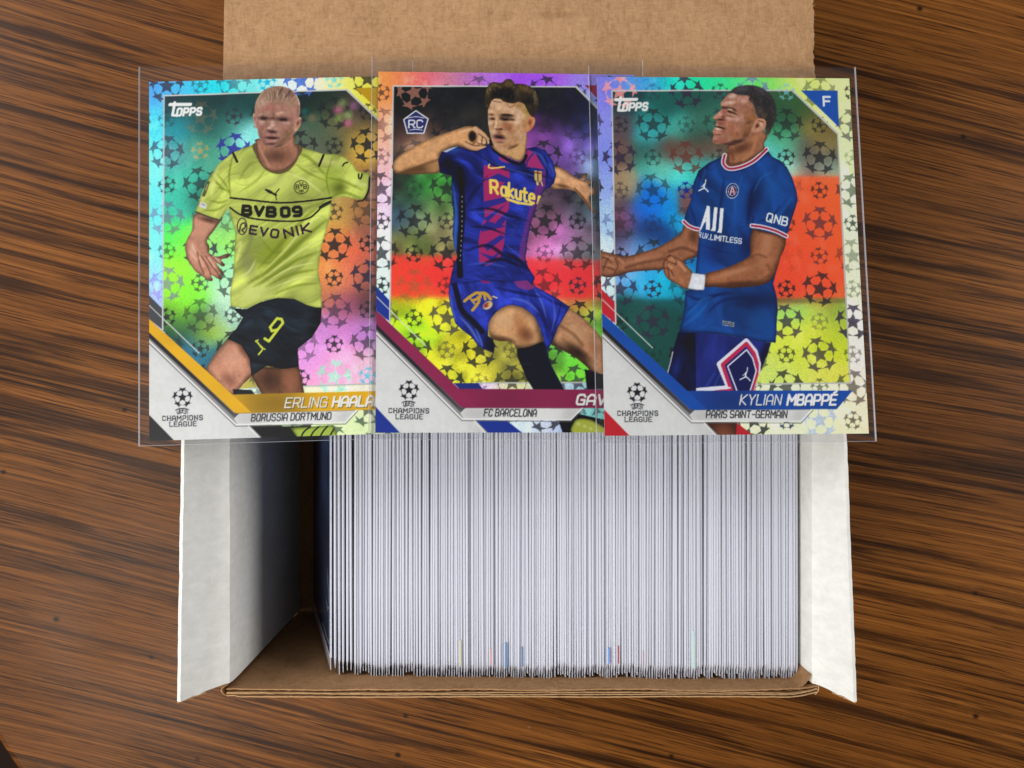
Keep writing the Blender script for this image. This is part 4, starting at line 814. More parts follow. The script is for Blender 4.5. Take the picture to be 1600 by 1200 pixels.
    for c in ((703, 196), (735, 203), (771, 208), (738, 243)): cv.blob(c, 9, 8, (236, 204, 180), .8, 0, hard=.5)
    # shirt + shorts
    blue = (38, 52, 142)
    SHP = [(425, 272), (480, 248), (540, 232), (640, 262), (690, 262), (755, 235), (785, 190), (800, 240), (850, 285), (920, 325), (1000, 350), (1040, 310), (1042, 248), (1120, 235), (1190, 265), (1240, 340), (1266, 440), (1250, 500), (1215, 535), (1178, 545), (1130, 650), (1085, 780), (1055, 920), (1040, 1050), (1060, 1120), (1110, 1195), (1090, 1250), (480, 1250), (500, 1150), (540, 1040), (515, 960), (505, 880), (512, 760), (505, 640), (495, 520), (500, 445), (410, 425), (400, 330)]
    m = cv.fill(SHP, blue, pid=FIGURE, foil=0); SH = m
    folds(cv, m, 40, 60, 20, .9, 61, 20)
    cla = (164, 42, 100)
    st = cv.fill([(735, 370), (920, 395), (930, 560), (915, 700), (895, 800), (880, 960), (850, 1060), (760, 1110), (700, 1080), (695, 930), (715, 820), (740, 760), (735, 640), (730, 500)], cla, .95, clip=SH)
    # angular marks breaking the stripe
    r = np.random.RandomState(5)
    for (a, b, c, d) in (((735, 480), (840, 430), (930, 470), (930, 500)), ((720, 640), (900, 600), (900, 640), (740, 690)), ((860, 520), (930, 470), (935, 560), (880, 610)), ((735, 760), (860, 680), (905, 650), (760, 790)), ((820, 790), (915, 700), (925, 740), (850, 830)), ((700, 830), (760, 780), (900, 820), (720, 860)), ((730, 960), (860, 880), (890, 900), (760, 1000)), ((700, 1010), (800, 1040), (860, 1000), (800, 1080))):
        cv.fill([a, b, c, d], (40, 48, 140), .9, clip=SH)
    cv.fill([(1045, 250), (1110, 280), (1180, 400), (1040, 380), (1040, 320)], (170, 50, 110), .9, clip=SH); cv.stroke([(1110, 270), (1060, 330), (1045, 380)], 12, (60, 40, 120), .9)
    cv.fill([(850, 305), (930, 360), (880, 345), (845, 325)], (176, 48, 100), .9, clip=SH)
    cv.fill([(1150, 420), (1185, 400), (1190, 520), (1165, 560), (1090, 760), (1050, 900), (1040, 1100), (985, 1090), (1000, 960), (1050, 760), (1105, 560)], (120, 50, 120), .8, clip=SH)
    for k in range(26):
        y = 560+k*21; x = 1140-(y-560)*.30
        cv.stroke([(x-40, y), (x+10, y-6)], 6, (56, 48, 140), .7, soft=4, clip=SH)
    for k in range(60):
        x = r.uniform(930, 1080); y = r.uniform(620, 1100); cv.stroke([(x, y), (x+r.uniform(8, 26), y+r.uniform(-5, 5))], 5, (56, 84, 172), .5, soft=4, clip=SH)
    cv.volume(SH, 14, .62, 1.08)
    def dk(a, w, al=.6, col=(14, 18, 56)): cv.stroke(a, w, col, al, soft=w*.8, clip=SH, taper=True)
    def lt(a, w, al=.5, col=(84, 110, 206)): cv.stroke(a, w, col, al, soft=w*.8, clip=SH, taper=True)
    cv.blob((470, 360), 70, 80, (14, 16, 30), .95, 0, clip=SH); cv.blob((560, 470), 60, 110, (10, 14, 30), .95, -15, clip=SH); cv.blob((650, 500), 60, 120, (20, 26, 80), .6, 0, clip=SH); cv.blob((520, 260), 50, 24, (40, 84, 160), .8, -10, clip=SH)
    cv.fill([(430, 268), (520, 232), (545, 232), (460, 276)], (190, 205, 215), .9, clip=SH)
    cv.stroke([(560, 400), (572, 560), (576, 700), (568, 850), (555, 1000), (560, 1180)], 44, (12, 14, 26), .95, soft=8, clip=SH)
    for k in range(14): cv.blob((573-(k > 6)*(k-6)*2, 600+k*36), 4, 8, (190, 196, 210), .8, 0, hard=.6)
    lt([(505, 500), (530, 700), (525, 900), (530, 1040)], 26, .7, (60, 120, 200)); dk([(640, 262), (760, 330), (900, 400), (1100, 430), (1230, 470)], 22, .7); lt([(700, 290), (860, 380), (1040, 430), (1180, 480)], 14, .5)
    dk([(620, 700), (780, 690), (920, 740), (1060, 780)], 18, .75); dk([(640, 820), (760, 830), (900, 880)], 18, .7); dk([(600, 1000), (760, 960), (900, 1040), (1060, 1090)], 24, .8); dk([(700, 1110), (860, 1060), (1040, 1130)], 26, .9); lt([(640, 720), (800, 720), (940, 770)], 12, .5); lt([(620, 1100), (760, 1090), (900, 1120)], 18, .5)
    dk([(880, 1000), (980, 1060), (1080, 1150)], 26, .9); lt([(900, 960), (1000, 1040)], 10, .5); dk([(1180, 300), (1200, 400), (1190, 520)], 16, .6); lt([(1080, 270), (1150, 300), (1220, 420)], 20, .6); lt([(1220, 360), (1250, 440)], 16, .5); dk([(760, 450), (640, 600), (600, 680)], 26, .5)
    cv.stroke([(785, 190), (800, 245), (850, 292), (920, 335), (990, 362), (1030, 335), (1045, 300)], 24, (20, 22, 40), .95, soft=3, clip=None, pid=FIGURE, foil=0)
    # gold marks
    Y2 = (232, 208, 96)
    cv.stroke([(775, 365), (770, 385), (800, 392), (885, 382)], 11, Y2, soft=2)
    text_on(cv, 'R', (786, 572), (836, 579), 92, 20, Y2, down=(.05, 1), smooth=False)
    text_on(cv, 'akute', (862, 588), (1104, 650), 100, 19, Y2, gap=1.7, down=(-.02, 1), smooth=False); text_on(cv, 'r', (1130, 652), (1150, 655), 84, 15, Y2, clip=SH, smooth=True)
    cv.fill([(885, 605), (1000, 640), (1100, 655), (1090, 668), (980, 655), (905, 628)], Y2)
    cv.fill([(1105, 408), (1158, 415), (1160, 478), (1132, 500), (1108, 478)], (206, 176, 96)); cv.stroke([(1112, 425), (1150, 430)], 10, (150, 40, 50)); cv.stroke([(1130, 415), (1132, 490)], 8, (50, 50, 110)); cv.stroke([(1125, 500), (1130, 512)], 14, (220, 200, 110)); cv.stroke([(1155, 490), (1165, 520)], 8, (220, 200, 110))
    # shorts
    cv.crop(680, 440, 6)
    S2 = [(135, 20), (125, 110), (140, 230), (190, 395), (260, 460), (340, 520), (400, 600), (470, 640), (548, 672), (560, 600), (540, 540), (495, 510), (500, 400), (560, 300), (640, 240), (720, 222), (830, 250), (930, 330), (985, 440), (1010, 560), (1050, 648), (1085, 590), (1150, 430), (1215, 320), (1262, 240), (1130, 150), (1000, 80), (930, 40), (800, 10), (500, -20)]
    m = cv.fill(S2, (46, 62, 166), pid=FIGURE, foil=0); S = m
    folds(cv, m, 60, 60, 26, .8, 66, 10); cv.volume(m, 22, .65, 1.08)
    def dk(a, w, al=.6, col=(18, 24, 80)): cv.stroke(a, w, col, al, soft=w*.8, clip=S, taper=True)
    def lt(a, w, al=.6, col=(104, 130, 220)): cv.stroke(a, w, col, al, soft=w*.8, clip=S, taper=True)
    cv.stroke([(180, 20), (215, 160), (250, 270), (350, 370), (440, 470)], 50, (14, 18, 40), .95, soft=10, clip=S)
    cv.blob((520, 580), 60, 110, (14, 14, 34), .95, 0, clip=S); lt([(230, 330), (330, 440), (420, 590)], 26, .7); lt([(140, 100), (160, 260), (200, 380)], 20, .6); lt([(380, 440), (430, 560), (440, 620)], 18, .7)
    lt([(700, 160), (850, 190), (980, 300)], 22, .6); lt([(930, 70), (1000, 200), (1040, 340)], 20, .6); dk([(560, 60), (800, 110), (1000, 150)], 26, .7); dk([(950, 90), (1080, 180), (1230, 240)], 22, .5); dk([(880, 150), (1010, 330), (1060, 560)], 26, .5); lt([(1100, 160), (1120, 330), (1090, 480)], 18, .5); dk([(1180, 190), (1150, 330), (1090, 500)], 22, .5)
    cv.fill([(735, 0), (860, -10), (935, 60), (870, 82), (780, 60)], (150, 60, 130), .85, soft=6, clip=None); cv.fill([(420, -10), (520, 0), (500, 22), (440, 14)], (150, 40, 110), .9)
    G = (200, 160, 60)
    text_on(cv, '3', (300, 200), (360, 250), 100, 30, G) if '3' in GL else None
    cv.stroke([(275, 185), (330, 140), (400, 105), (420, 150), (350, 180)], 26, G); cv.stroke([(400, 150), (410, 190), (350, 270)], 26, G); cv.stroke([(330, 160), (370, 210)], 16, G); cv.stroke([(430, 110), (480, 120), (520, 165)], 30, G); cv.stroke([(455, 105), (470, 170)], 22, G); cv.stroke([(540, 140), (578, 155)], 12, (220, 200, 150))
    cv.blob((490, 222), 52, 36, (214, 196, 160), 1, -35, hard=.8); cv.blob((480, 220), 36, 22, (150, 50, 54), .9, -35, hard=.6); cv.blob((505, 212), 18, 12, (210, 180, 70), .9, -35, hard=.6)
    # knee, sock
    kn = cv.fill([(500, 400), (560, 300), (640, 240), (720, 222), (830, 250), (925, 325), (970, 410), (1000, 500), (1012, 562), (900, 612), (770, 632), (740, 592), (680, 560), (600, 560), (520, 520)], (190, 146, 104), smooth=True, pid=FIGURE, foil=0)
    skin(cv, kn, 46, .55, 1.1, -14, -10)
    cv.blob((640, 360), 110, 90, (214, 176, 134), .7, -30, clip=kn); cv.blob((800, 430), 60, 130, (168, 106, 66), .65, -15, clip=kn); cv.blob((850, 500), 70, 70, (116, 72, 48), .75, 0, clip=kn); cv.blob((900, 380), 40, 70, (214, 168, 124), .5, -20, clip=kn); cv.blob((620, 540), 110, 28, (92, 64, 42), .8, 10, clip=kn); cv.blob((930, 560), 50, 24, (214, 166, 122), .6, -20, clip=kn)
    sk = cv.fill([(762, 632), (890, 612), (1010, 562), (1035, 610), (1052, 680), (1090, 790), (1150, 900), (1215, 1020), (925, 1020), (860, 920), (810, 800), (775, 720)], (20, 22, 34), pid=FIGURE, foil=0); cv.volume(sk, 20, .7, 1.3); cv.stroke([(790, 775), (900, 770)], 8, (46, 50, 66), .8, soft=5); cv.stroke([(1040, 640), (1090, 790), (1180, 960)], 26, (34, 40, 78), .8, soft=20, clip=sk)
    # head
    cv.crop(720, 115, 8)
    nk = cv.fill([(640, 900), (400, 900), (420, 950), (500, 1010), (600, 1050), (690, 1090), (750, 1095), (790, 1040), (810, 960), (818, 760)], (190, 150, 104), smooth=True, pid=FIGURE, foil=0); skin(cv, nk, 24, .6, 1.05)
    face_two(cv)
    def low(cv):
        cv.crop(570, 390, 3.75)
        cv.fill([(520, 782), (665, 782), (695, 822), (560, 822)], (24, 44, 120), foil=0)
        m = cv.fill([(1130, 990), (1240, 960), (1420, 1000), (1420, 1080), (1160, 1080)], (26, 28, 34), pid=FIGURE, foil=0)
        m = cv.fill([(1225, 1010), (1260, 990), (1330, 1000), (1400, 1040), (1480, 1080), (1225, 1080)], (160, 168, 70), smooth=True, pid=FIGURE, foil=0); cv.volume(m, 10, .6, 1.1)
        for k in range(4): cv.blob((1250+k*36, 1020+k*14), 12, 9, (206, 214, 150), .8, 20)
    lower(cv, (140, 34, 78), (120, 26, 66), (20, 48, 146), [('GAVI', (1176, 848), (1345, 848), 23, 5.4, (236, 236, 232), .22)], ('FC BARCELONA', (676, 916), (958, 916)), low)
    finish(cv, inner, 52)
    return cv

# =================================================================== card with the dark blue shirt
def art_three():
    cv = Canvas(3)
    B = [((942, 135), (118, 110, 235)), ((965, 130), (110, 130, 230)), ((990, 130), (60, 150, 220)), ((1020, 130), (40, 160, 210)), ((1060, 130), (0, 222, 168)), ((1100, 130), (20, 228, 140)), ((1130, 130), (44, 232, 118)), ((1165, 132), (90, 226, 100)), ((1200, 132), (140, 226, 92)), ((1240, 132), (200, 230, 100)), ((1265, 132), (236, 236, 122)), ((1318, 130), (250, 240, 156)),
         ((1318, 180), (240, 244, 160)), ((1322, 230), (228, 246, 172)), ((1330, 320), (232, 250, 196)), ((1338, 430), (226, 238, 192)), ((1344, 500), (236, 232, 200)), ((1346, 560), (242, 226, 214)), ((1350, 640), (246, 218, 178)), ((1310, 650), (240, 232, 176)), ((1280, 655), (216, 250, 184)), ((1200, 668), (226, 246, 190)), ((945, 200), (124, 132, 236)), ((946, 240), (112, 128, 236)), ((948, 290), (130, 152, 240)), ((950, 340), (150, 184, 250)),
         ((952, 400), (196, 218, 250)), ((950, 440), (190, 222, 238)), ((1250, 610), (224, 246, 190)), ((1290, 610), (236, 246, 196)), ((1340, 610), (246, 224, 196))]
    I = [((975, 160), (30, 66, 74)), ((1040, 165), (26, 96, 88)), ((1090, 158), (36, 90, 76)), ((1015, 190), (36, 126, 120)), ((970, 195), (90, 76, 84)), ((1060, 200), (70, 172, 156)), ((1100, 185), (60, 120, 100)), ((1085, 215), (50, 90, 76)), ((965, 240), (112, 84, 78)), ((1015, 205), (60, 190, 196)), ((1012, 240), (50, 96, 90)), ((1068, 240), (116, 72, 60)), ((1090, 235), (120, 76, 62)), ((1045, 235), (100, 74, 66)),
         ((1090, 262), (40, 180, 172)), ((1075, 262), (90, 214, 200)), ((1060, 275), (70, 222, 212)), ((1035, 270), (120, 200, 180)), ((1020, 260), (80, 190, 170)), ((1018, 298), (0, 112, 222)), ((1000, 330), (16, 110, 225)), ((1025, 320), (10, 120, 226)), ((1050, 330), (0, 150, 222)), ((1060, 305), (30, 150, 200)), ((965, 290), (150, 118, 96)), ((978, 290), (170, 160, 120)), ((968, 320), (70, 60, 66)), ((975, 340), (170, 90, 130)), ((965, 360), (60, 50, 70)), ((1010, 362), (18, 50, 110)), ((1040, 370), (14, 60, 130)), ((1070, 352), (36, 180, 225)), ((1082, 318), (130, 72, 70)),
         ((975, 400), (150, 172, 222)), ((1000, 385), (90, 150, 214)), ((1035, 405), (60, 160, 222)), ((1080, 400), (16, 112, 184)), ((965, 385), (90, 80, 120)), ((1000, 445), (40, 170, 232)), ((975, 430), (120, 170, 232)), ((1040, 455), (20, 190, 232)), ((1062, 440), (16, 190, 222)), ((1060, 460), (20, 120, 150)), ((985, 480), (26, 84, 80)), ((1040, 492), (22, 76, 72)), ((1020, 540), (20, 84, 76)), ((1055, 560), (18, 72, 62)), ((1000, 510), (28, 92, 82)), ((1045, 590), (18, 60, 54)),
         ((1240, 162), (56, 98, 54)), ((1262, 172), (80, 96, 54)), ((1290, 195), (112, 92, 52)), ((1225, 185), (44, 92, 60)), ((1225, 215), (70, 165, 110)), ((1270, 200), (140, 126, 66)), ((1215, 240), (88, 200, 190)), ((1232, 232), (110, 180, 140)), ((1255, 232), (98, 88, 78)), ((1290, 228), (140, 118, 70)), ((1290, 250), (100, 96, 92)), ((1230, 268), (160, 226, 196)), ((1262, 262), (120, 112, 106)), ((1292, 268), (160, 206, 176)),
         ((1250, 292), (226, 76, 54)), ((1290, 290), (236, 80, 52)), ((1270, 340), (246, 78, 50)), ((1300, 400), (250, 76, 46)), ((1235, 420), (236, 64, 46)), ((1280, 450), (245, 62, 42)), ((1235, 455), (200, 56, 46)),
         ((1240, 485), (160, 226, 110)), ((1270, 482), (176, 200, 86)), ((1310, 482), (150, 170, 70)), ((1240, 520), (212, 230, 76)), ((1300, 540), (198, 210, 52)), ((1270, 510), (206, 216, 70)), ((1310, 510), (180, 196, 60)), ((1245, 570), (204, 218, 72)), ((1300, 590), (214, 214, 84)), ((1230, 590), (200, 222, 110)), ((1270, 590), (214, 220, 96))]
    B = [(x, y, c) for (x, y), c in B]; I = [(x, y, c) for (x, y), c in I]
    inner, outer = base(cv, B, I, (20, 14))
    cv.view = (0, 0, 1.0)
    cv.fill([(1060, 296), (1085, 296), (1085, 337), (1060, 337)], (140, 74, 66), .7, soft=8, clip=inner)
    cv.fill([(1200, 277), (1330, 276), (1330, 466), (1200, 466)], (247, 74, 48), .8, soft=5, clip=inner)
    cv.fill([(1200, 466), (1340, 466), (1340, 474), (1200, 474)], (96, 90, 50), .5, soft=5, clip=inner)
    cv.fill([(940, 468), (1090, 468), (1090, 620), (1000, 620)], (24, 78, 72), .7, soft=6, clip=inner)
    balls(cv, 968, 247, 52, inner, outer, 12, special={(2, 1): ((12, 40, 140), .85), (2, 0): ((110, 50, 44), .7), (3, 1): ((110, 40, 40), .5), (5, 3): ((150, 60, 40), .25), (5, 1): ((110, 50, 40), .3), (0, -2): ((245, 150, 150), .8), (5, -2): ((120, 190, 200), .7), (4, -2): ((100, 120, 180), .7), (6, 8): ((160, 170, 215), .7), (5, 8): ((50, 52, 100), .85)}, start=0)
    template(cv, (22, 84, 178), (196, 34, 48), None, outer, C5([(1150, 181), (1350, 181), (1358, 381)]))
    a, b = C5([(1275, 263), (1310, 263)])
    text_on(cv, 'F', a, b, 22.5, 5.5, (236, 238, 240), pid=LETTER)
    # ---- shorts
    cv.crop(1020, 440, 6.667)
    m = cv.fill([(262, 530), (230, 640), (200, 740), (175, 850), (148, 960), (340, 1210), (470, 1210), (470, 530)], (22, 26, 66), pid=FIGURE, foil=0); folds(cv, m, 75, 60, 22, .9, 81, 8)
    cv.stroke([(205, 735), (180, 850), (150, 960)], 11, (196, 200, 214), .9, smooth=False); cv.blob((240, 900), 50, 120, (34, 58, 136), .8, 15, clip=m); cv.blob((370, 640), 50, 90, (10, 12, 30), .9, 0, clip=m)
    m = cv.fill([(440, 520), (900, 580), (1228, 640), (1190, 760), (1140, 880), (1095, 980), (1060, 1100), (1050, 1210), (450, 1210)], (40, 52, 128), pid=FIGURE, foil=0); S = m
    folds(cv, m, 110, 90, 26, .45, 83, 8); cv.blob((1160, 760), 50, 160, (14, 18, 50), .9, 20, clip=S); cv.blob((640, 740), 120, 120, (50, 66, 156), .6, 0, clip=S)
    cv.stroke([(640, 960), (560, 1080), (540, 1150)], 24, (60, 86, 180), .5, soft=20, clip=S); cv.stroke([(700, 960), (640, 1080)], 16, (66, 92, 186), .5, soft=14, clip=S)
    Wt = (218, 220, 232); Cr = (196, 50, 92)
    out = [(455, 1138), (790, 1108), (690, 862), (970, 622), (1060, 730), (1092, 850), (1090, 960), (1060, 1040), (1020, 1150)]
    cv.stroke(out, 54, Wt, smooth=False, clip=S, soft=4); 
    inn = [(660, 1150), (830, 1140), (735, 868), (972, 665), (1040, 760), (1074, 870), (1070, 960), (1045, 1050), (1020, 1150)]
    cv.stroke([(640, 1146), (812, 1128), (722, 868), (971, 648), (1048, 750), (1082, 860), (1078, 960), (1052, 1045), (1022, 1150)], 38, Cr, smooth=False, clip=S, soft=4)
    cv.fill([(870, 1210), (770, 882), (972, 712), (1040, 812), (1072, 930), (1010, 1210)], (34, 38, 96), clip=S)
    cv.stroke([(876, 1150), (776, 884), (974, 712), (1036, 800), (1072, 930), (1050, 1010), (1010, 1140)], 13, Wt, smooth=False, clip=S, soft=4)
    cv.stroke([(455, 1140), (640, 1125), (800, 1108)], 18, Wt, smooth=False)
    # leaping figure mark
    def jump(P, w, col):
        cv.stroke([P(0, -26), P(0, 8)], w*1.5, col); cv.stroke([P(0, 6), P(-20, 18), P(-52, 34)], w, col); cv.stroke([P(0, 6), P(22, 22), P(40, 44)], w, col); cv.stroke([P(0, -22), P(14, -50), P(16, -80)], w*.8, col); cv.stroke([P(0, -22), P(-26, -6)], w*.7, col); cv.blob(P(5, -36), 8*w/11, 8*w/11, col, 1, 0, hard=.9)
    jump(lambda x, y: (963+x*1.15, 985+y*1.1), 11, (224, 226, 236))
    # ---- rear arm
    cv.crop(930, 225, 4.848)
    m = cv.fill([(690, 600), (640, 680), (560, 735), (480, 780), (380, 815), (250, 850), (200, 852), (150, 838), (70, 818), (30, 822), (30, 985), (60, 1005), (110, 1012), (190, 995), (240, 978), (330, 965), (420, 960), (520, 950), (600, 930), (700, 880), (790, 830), (790, 640)], (146, 98, 72), smooth=True, pid=FIGURE, foil=0); skin(cv, m, 22, .55, 1.1, 0, -6)
    cv.blob((330, 880), 130, 16, (188, 136, 106), .7, -14, clip=m); cv.stroke([(230, 940), (340, 905), (480, 880), (560, 860)], 20, (94, 58, 40), .45, soft=18, clip=m); cv.blob((640, 760), 60, 40, (176, 122, 92), .7, -40, clip=m); cv.blob((740, 700), 40, 60, (90, 54, 38), .7, 0, clip=m); cv.stroke([(560, 820), (660, 790), (770, 830)], 24, (92, 56, 38), .5, soft=20, clip=m)
    for a in ([(50, 860), (90, 870), (120, 900)], [(50, 930), (100, 940), (150, 960)], [(110, 850), (80, 900), (60, 960)], [(150, 870), (170, 930), (140, 990)]): cv.stroke(a, 10, (80, 46, 34), .5, soft=8, clip=m)
    for a in ([(80, 850), (130, 870)], [(100, 915), (140, 930)], [(180, 870), (210, 900)]): cv.stroke(a, 16, (196, 146, 120), .6, soft=12, clip=m)
    # ---- shirt
    SHP = [(975, 92), (955, 150), (1000, 200), (1100, 195), (1220, 130), (1308, 58), (1340, 100), (1400, 130), (1450, 180), (1490, 260), (1522, 360), (1530, 430), (1510, 500), (1470, 620), (1442, 722), (1400, 860), (1360, 1000), (1345, 1060), (1370, 1150), (1381, 1250), (1372, 1336), (1370, 1420), (1364, 1508), (1230, 1494), (1100, 1465), (960, 1445), (770, 1428), (632, 1428), (655, 1330), (672, 1250), (680, 1115), (740, 1100), (760, 950), (770, 840), (785, 700), (782, 665), (720, 650), (664, 600), (690, 510), (725, 420), (745, 290), (780, 205), (860, 145)]
    m = cv.fill(SHP, (24, 72, 138), pid=FIGURE, foil=0); SH = m
    folds(cv, m, 70, 110, 34, .55, 91, 22); cv.volume(m, 22, .66, 1.06)
    def dk(a, w, al=.6, col=(14, 36, 88)): cv.stroke(a, w, col, al, soft=w*.8, clip=SH, taper=True)
    def lt(a, w, al=.5, col=(36, 112, 186)): cv.stroke(a, w, col, al, soft=w*.8, clip=SH, taper=True)
    cv.blob((1330, 330), 90, 110, (26, 96, 168), .7, 20, clip=SH); cv.blob((1190, 430), 60, 150, (14, 40, 84), .8, 20, clip=SH); cv.blob((1000, 420), 150, 140, (22, 86, 158), .5, 0, clip=SH); cv.blob((1450, 520), 50, 90, (16, 50, 104), .6, 15, clip=SH); cv.blob((740, 480), 50, 120, (20, 78, 148), .5, 10, clip=SH)
    cv.blob((900, 830), 110, 100, (30, 54, 122), .6, 0, clip=SH); cv.blob((1140, 780), 60, 100, (16, 36, 88), .7, 0, clip=SH); cv.blob((760, 1280), 70, 150, (24, 96, 184), .8, 20, clip=SH); cv.blob((1200, 1180), 170, 60, (18, 40, 84), .8, 0, clip=SH); cv.blob((1250, 1350), 100, 100, (26, 86, 150), .6, 0, clip=SH)
    dk([(975, 250), (955, 420), (930, 560)], 24, .5); dk([(1180, 340), (1170, 480), (1150, 620)], 36, .7); dk([(1290, 240), (1200, 330), (1170, 430)], 20, .6); lt([(1340, 210), (1250, 270), (1200, 360)], 18, .6); lt([(1110, 250), (1060, 420), (1060, 560)], 26, .4); dk([(860, 150), (800, 260), (770, 400)], 18, .5); lt([(830, 200), (790, 330)], 20, .4)
    dk([(680, 1140), (800, 1180), (1000, 1120)], 20, .6); dk([(700, 1260), (860, 1160), (1050, 1130)], 26, .6); lt([(690, 1300), (800, 1190), (880, 1160)], 26, .7); lt([(660, 1380), (780, 1290), (850, 1200)], 22, .6); dk([(850, 1280), (960, 1190), (1140, 1160)], 24, .5); dk([(1400, 470), (1330, 560), (1230, 590)], 20, .5); lt([(1480, 420), (1380, 560)], 24, .4); dk([(780, 760), (900, 800), (1060, 840)], 16, .3)
    dk([(700, 440), (740, 540), (770, 640)], 18, .5); dk([(1200, 540), (1180, 640), (1160, 840)], 22, .5)
    cv.stroke([(632, 1420), (770, 1420), (960, 1437), (1230, 1486), (1364, 1500)], 4, (16, 44, 96), .7)
    # ribbed trims
    def trim(p, w):
        cv.stroke(p, w, (224, 224, 230), soft=3, pid=FIGURE, foil=0); cv.stroke(p, w*.52, (176, 50, 88), soft=3)
    cv.fill([(1000, 60), (970, 150), (1010, 190), (1100, 178), (1200, 130), (1290, 50)], (126, 78, 52), smooth=True, pid=FIGURE, foil=0)
    trim([(978, 88), (968, 150), (1010, 190), (1100, 178), (1200, 130), (1296, 42)], 34); trim([(668, 590), (700, 620), (740, 640), (782, 650)], 32); trim([(1183, 622), (1260, 632), (1360, 660), (1444, 700)], 34)
    Wh = (226, 230, 232)
    # wordmarks on the shirt
    cv.fill([(790, 648), (802, 648), (840, 560), (835, 650), (866, 656), (866, 478), (845, 468)], Wh); cv.stroke([(806, 612), (845, 572)], 11, Wh, smooth=False)
    cv.fill([(898, 482), (924, 485), (908, 664), (872, 660), (878, 648), (884, 640)], Wh); cv.fill([(944, 488), (970, 491), (956, 678), (920, 672), (926, 662), (932, 652)], Wh)
    text_on(cv, 'R LIV', (780, 706), (846, 720), 36, 5.5, Wh, gap=1.6, clip=SH); cv.blob((856, 722), 5, 5, Wh, 1, 0, hard=.9); text_on(cv, 'LIMITLESS', (870, 726), (1102, 758), 38, 7, Wh, gap=1.8)
    text_on(cv, 'QNB', (1292, 585), (1445, 622), 60, 11, Wh, gap=1.8)
    jump(lambda x, y: (822+x*.75, 332+y*.72), 9, Wh)
    t = np.linspace(0, 2*math.pi, 26); rr = lambda k: [(1036+k*45*math.cos(a)+4*math.sin(a)*-1, 358+k*56*math.sin(a)) for a in t]
    cv.blob((1036, 358), 45, 56, (26, 48, 104), 1, 10, hard=.95); cv.stroke(rr(1), 5, (206, 210, 222), soft=2); cv.stroke(rr(.66), 4, (206, 210, 222), soft=2); cv.blob((1036, 358), 26, 32, (150, 44, 70), .9, 0, hard=.8); cv.stroke([(1020, 385), (1036, 330), (1052, 385)], 7, (214, 214, 224)); cv.stroke([(1024, 366), (1048, 366)], 5, (214, 214, 224))
    # ---- front arm
    m = cv.fill([(1188, 650), (1260, 660), (1360, 685), (1436, 725), (1432, 790), (1400, 860), (1370, 960), (1320, 1040), (1240, 1075), (1120, 1088), (1000, 1092), (900, 1085), (825, 1080), (828, 990), (940, 955), (1060, 910), (1165, 850), (1170, 760)], (150, 98, 68), smooth=True, pid=FIGURE, foil=0); skin(cv, m, 30, .55, 1.1, 0, -8)
    cv.blob((1290, 760), 50, 110, (196, 140, 106), .7, 10, clip=m); cv.blob((1050, 970), 170, 24, (196, 142, 108), .7, -16, clip=m); cv.blob((1260, 900), 60, 50, (176, 122, 90), .6, -30, clip=m); cv.stroke([(1180, 860), (1230, 840), (1290, 860)], 20, (100, 62, 42), .4, soft=18, clip=m); cv.blob((1100, 1060), 200, 24, (84, 50, 34), .8, -3, clip=m); cv.stroke([(1300, 920), (1330, 980), (1260, 1030)], 24, (108, 66, 44), .35, soft=20, clip=m)
    cv.blob((1300, 668), 120, 16, (64, 36, 30), .7, 12, clip=m)
    fs = cv.fill([(560, 842), (600, 855), (650, 880), (700, 935), (738, 985), (715, 1095), (660, 1090), (600, 1055), (545, 1020), (515, 965), (512, 905), (530, 870)], (158, 106, 76), smooth=True, pid=FIGURE, foil=0); skin(cv, fs, 16, .55, 1.1)
    for a in ([(530, 880), (570, 900), (610, 915)], [(520, 940), (570, 960), (590, 1000)], [(560, 850), (600, 880), (612, 915)], [(545, 905), (550, 960), (560, 1010)]): cv.stroke(a, 10, (84, 50, 36), .6, soft=8, clip=fs)
    for a in ([(575, 860), (600, 890)], [(550, 920), (580, 940)], [(630, 900), (680, 960)]): cv.stroke(a, 18, (210, 158, 124), .6, soft=12, clip=fs)
    wb = cv.fill([(730, 978), (780, 985), (832, 992), (830, 1050), (822, 1108), (760, 1108), (698, 1095), (715, 1040)], (204, 208, 214), pid=FIGURE, foil=0); cv.volume(wb, 8, .78, 1.08); cv.grain(wb, .1, 6, 6, 5)
    cv.fill([(725, 1345-0), (790, 1352), (785, 1385), (722, 1375)], (150, 140, 110)) if False else None
    cv.crop(1020, 440, 6.667)
    cv.stroke([(724, 412), (842, 432), (838, 470), (724, 452), (724, 412)], 6, (196, 186, 150), smooth=False); cv.stroke([(735, 430), (835, 450)], 12, (170, 160, 130), .8)
    # ---- head
    cv.crop(1080, 125, 8)
    nk = cv.fill([(450, 830), (470, 900), (455, 980), (455, 1040), (540, 1062), (700, 1010), (850, 920), (912, 860), (905, 800), (940, 690), (760, 560), (600, 700)], (156, 108, 80), smooth=True, pid=FIGURE, foil=0); skin(cv, nk, 26, .6, 1.08)
    cv.blob((620, 860), 150, 60, (96, 58, 38), .8, -25, clip=nk); cv.stroke([(500, 880), (520, 1000)], 40, (120, 74, 50), .6, soft=30, clip=nk); cv.stroke([(800, 720), (760, 900), (640, 1010)], 46, (198, 134, 92), .6, soft=36, clip=nk)
    face_three(cv)
    def low(cv):
        cv.view = None
        m = cv.fill(C6([(620, 930), (802, 938), (798, 1015), (690, 1015)]), (140, 84, 62), pid=FIGURE, foil=0); cv.volume(m, 20, .6, 1.05)
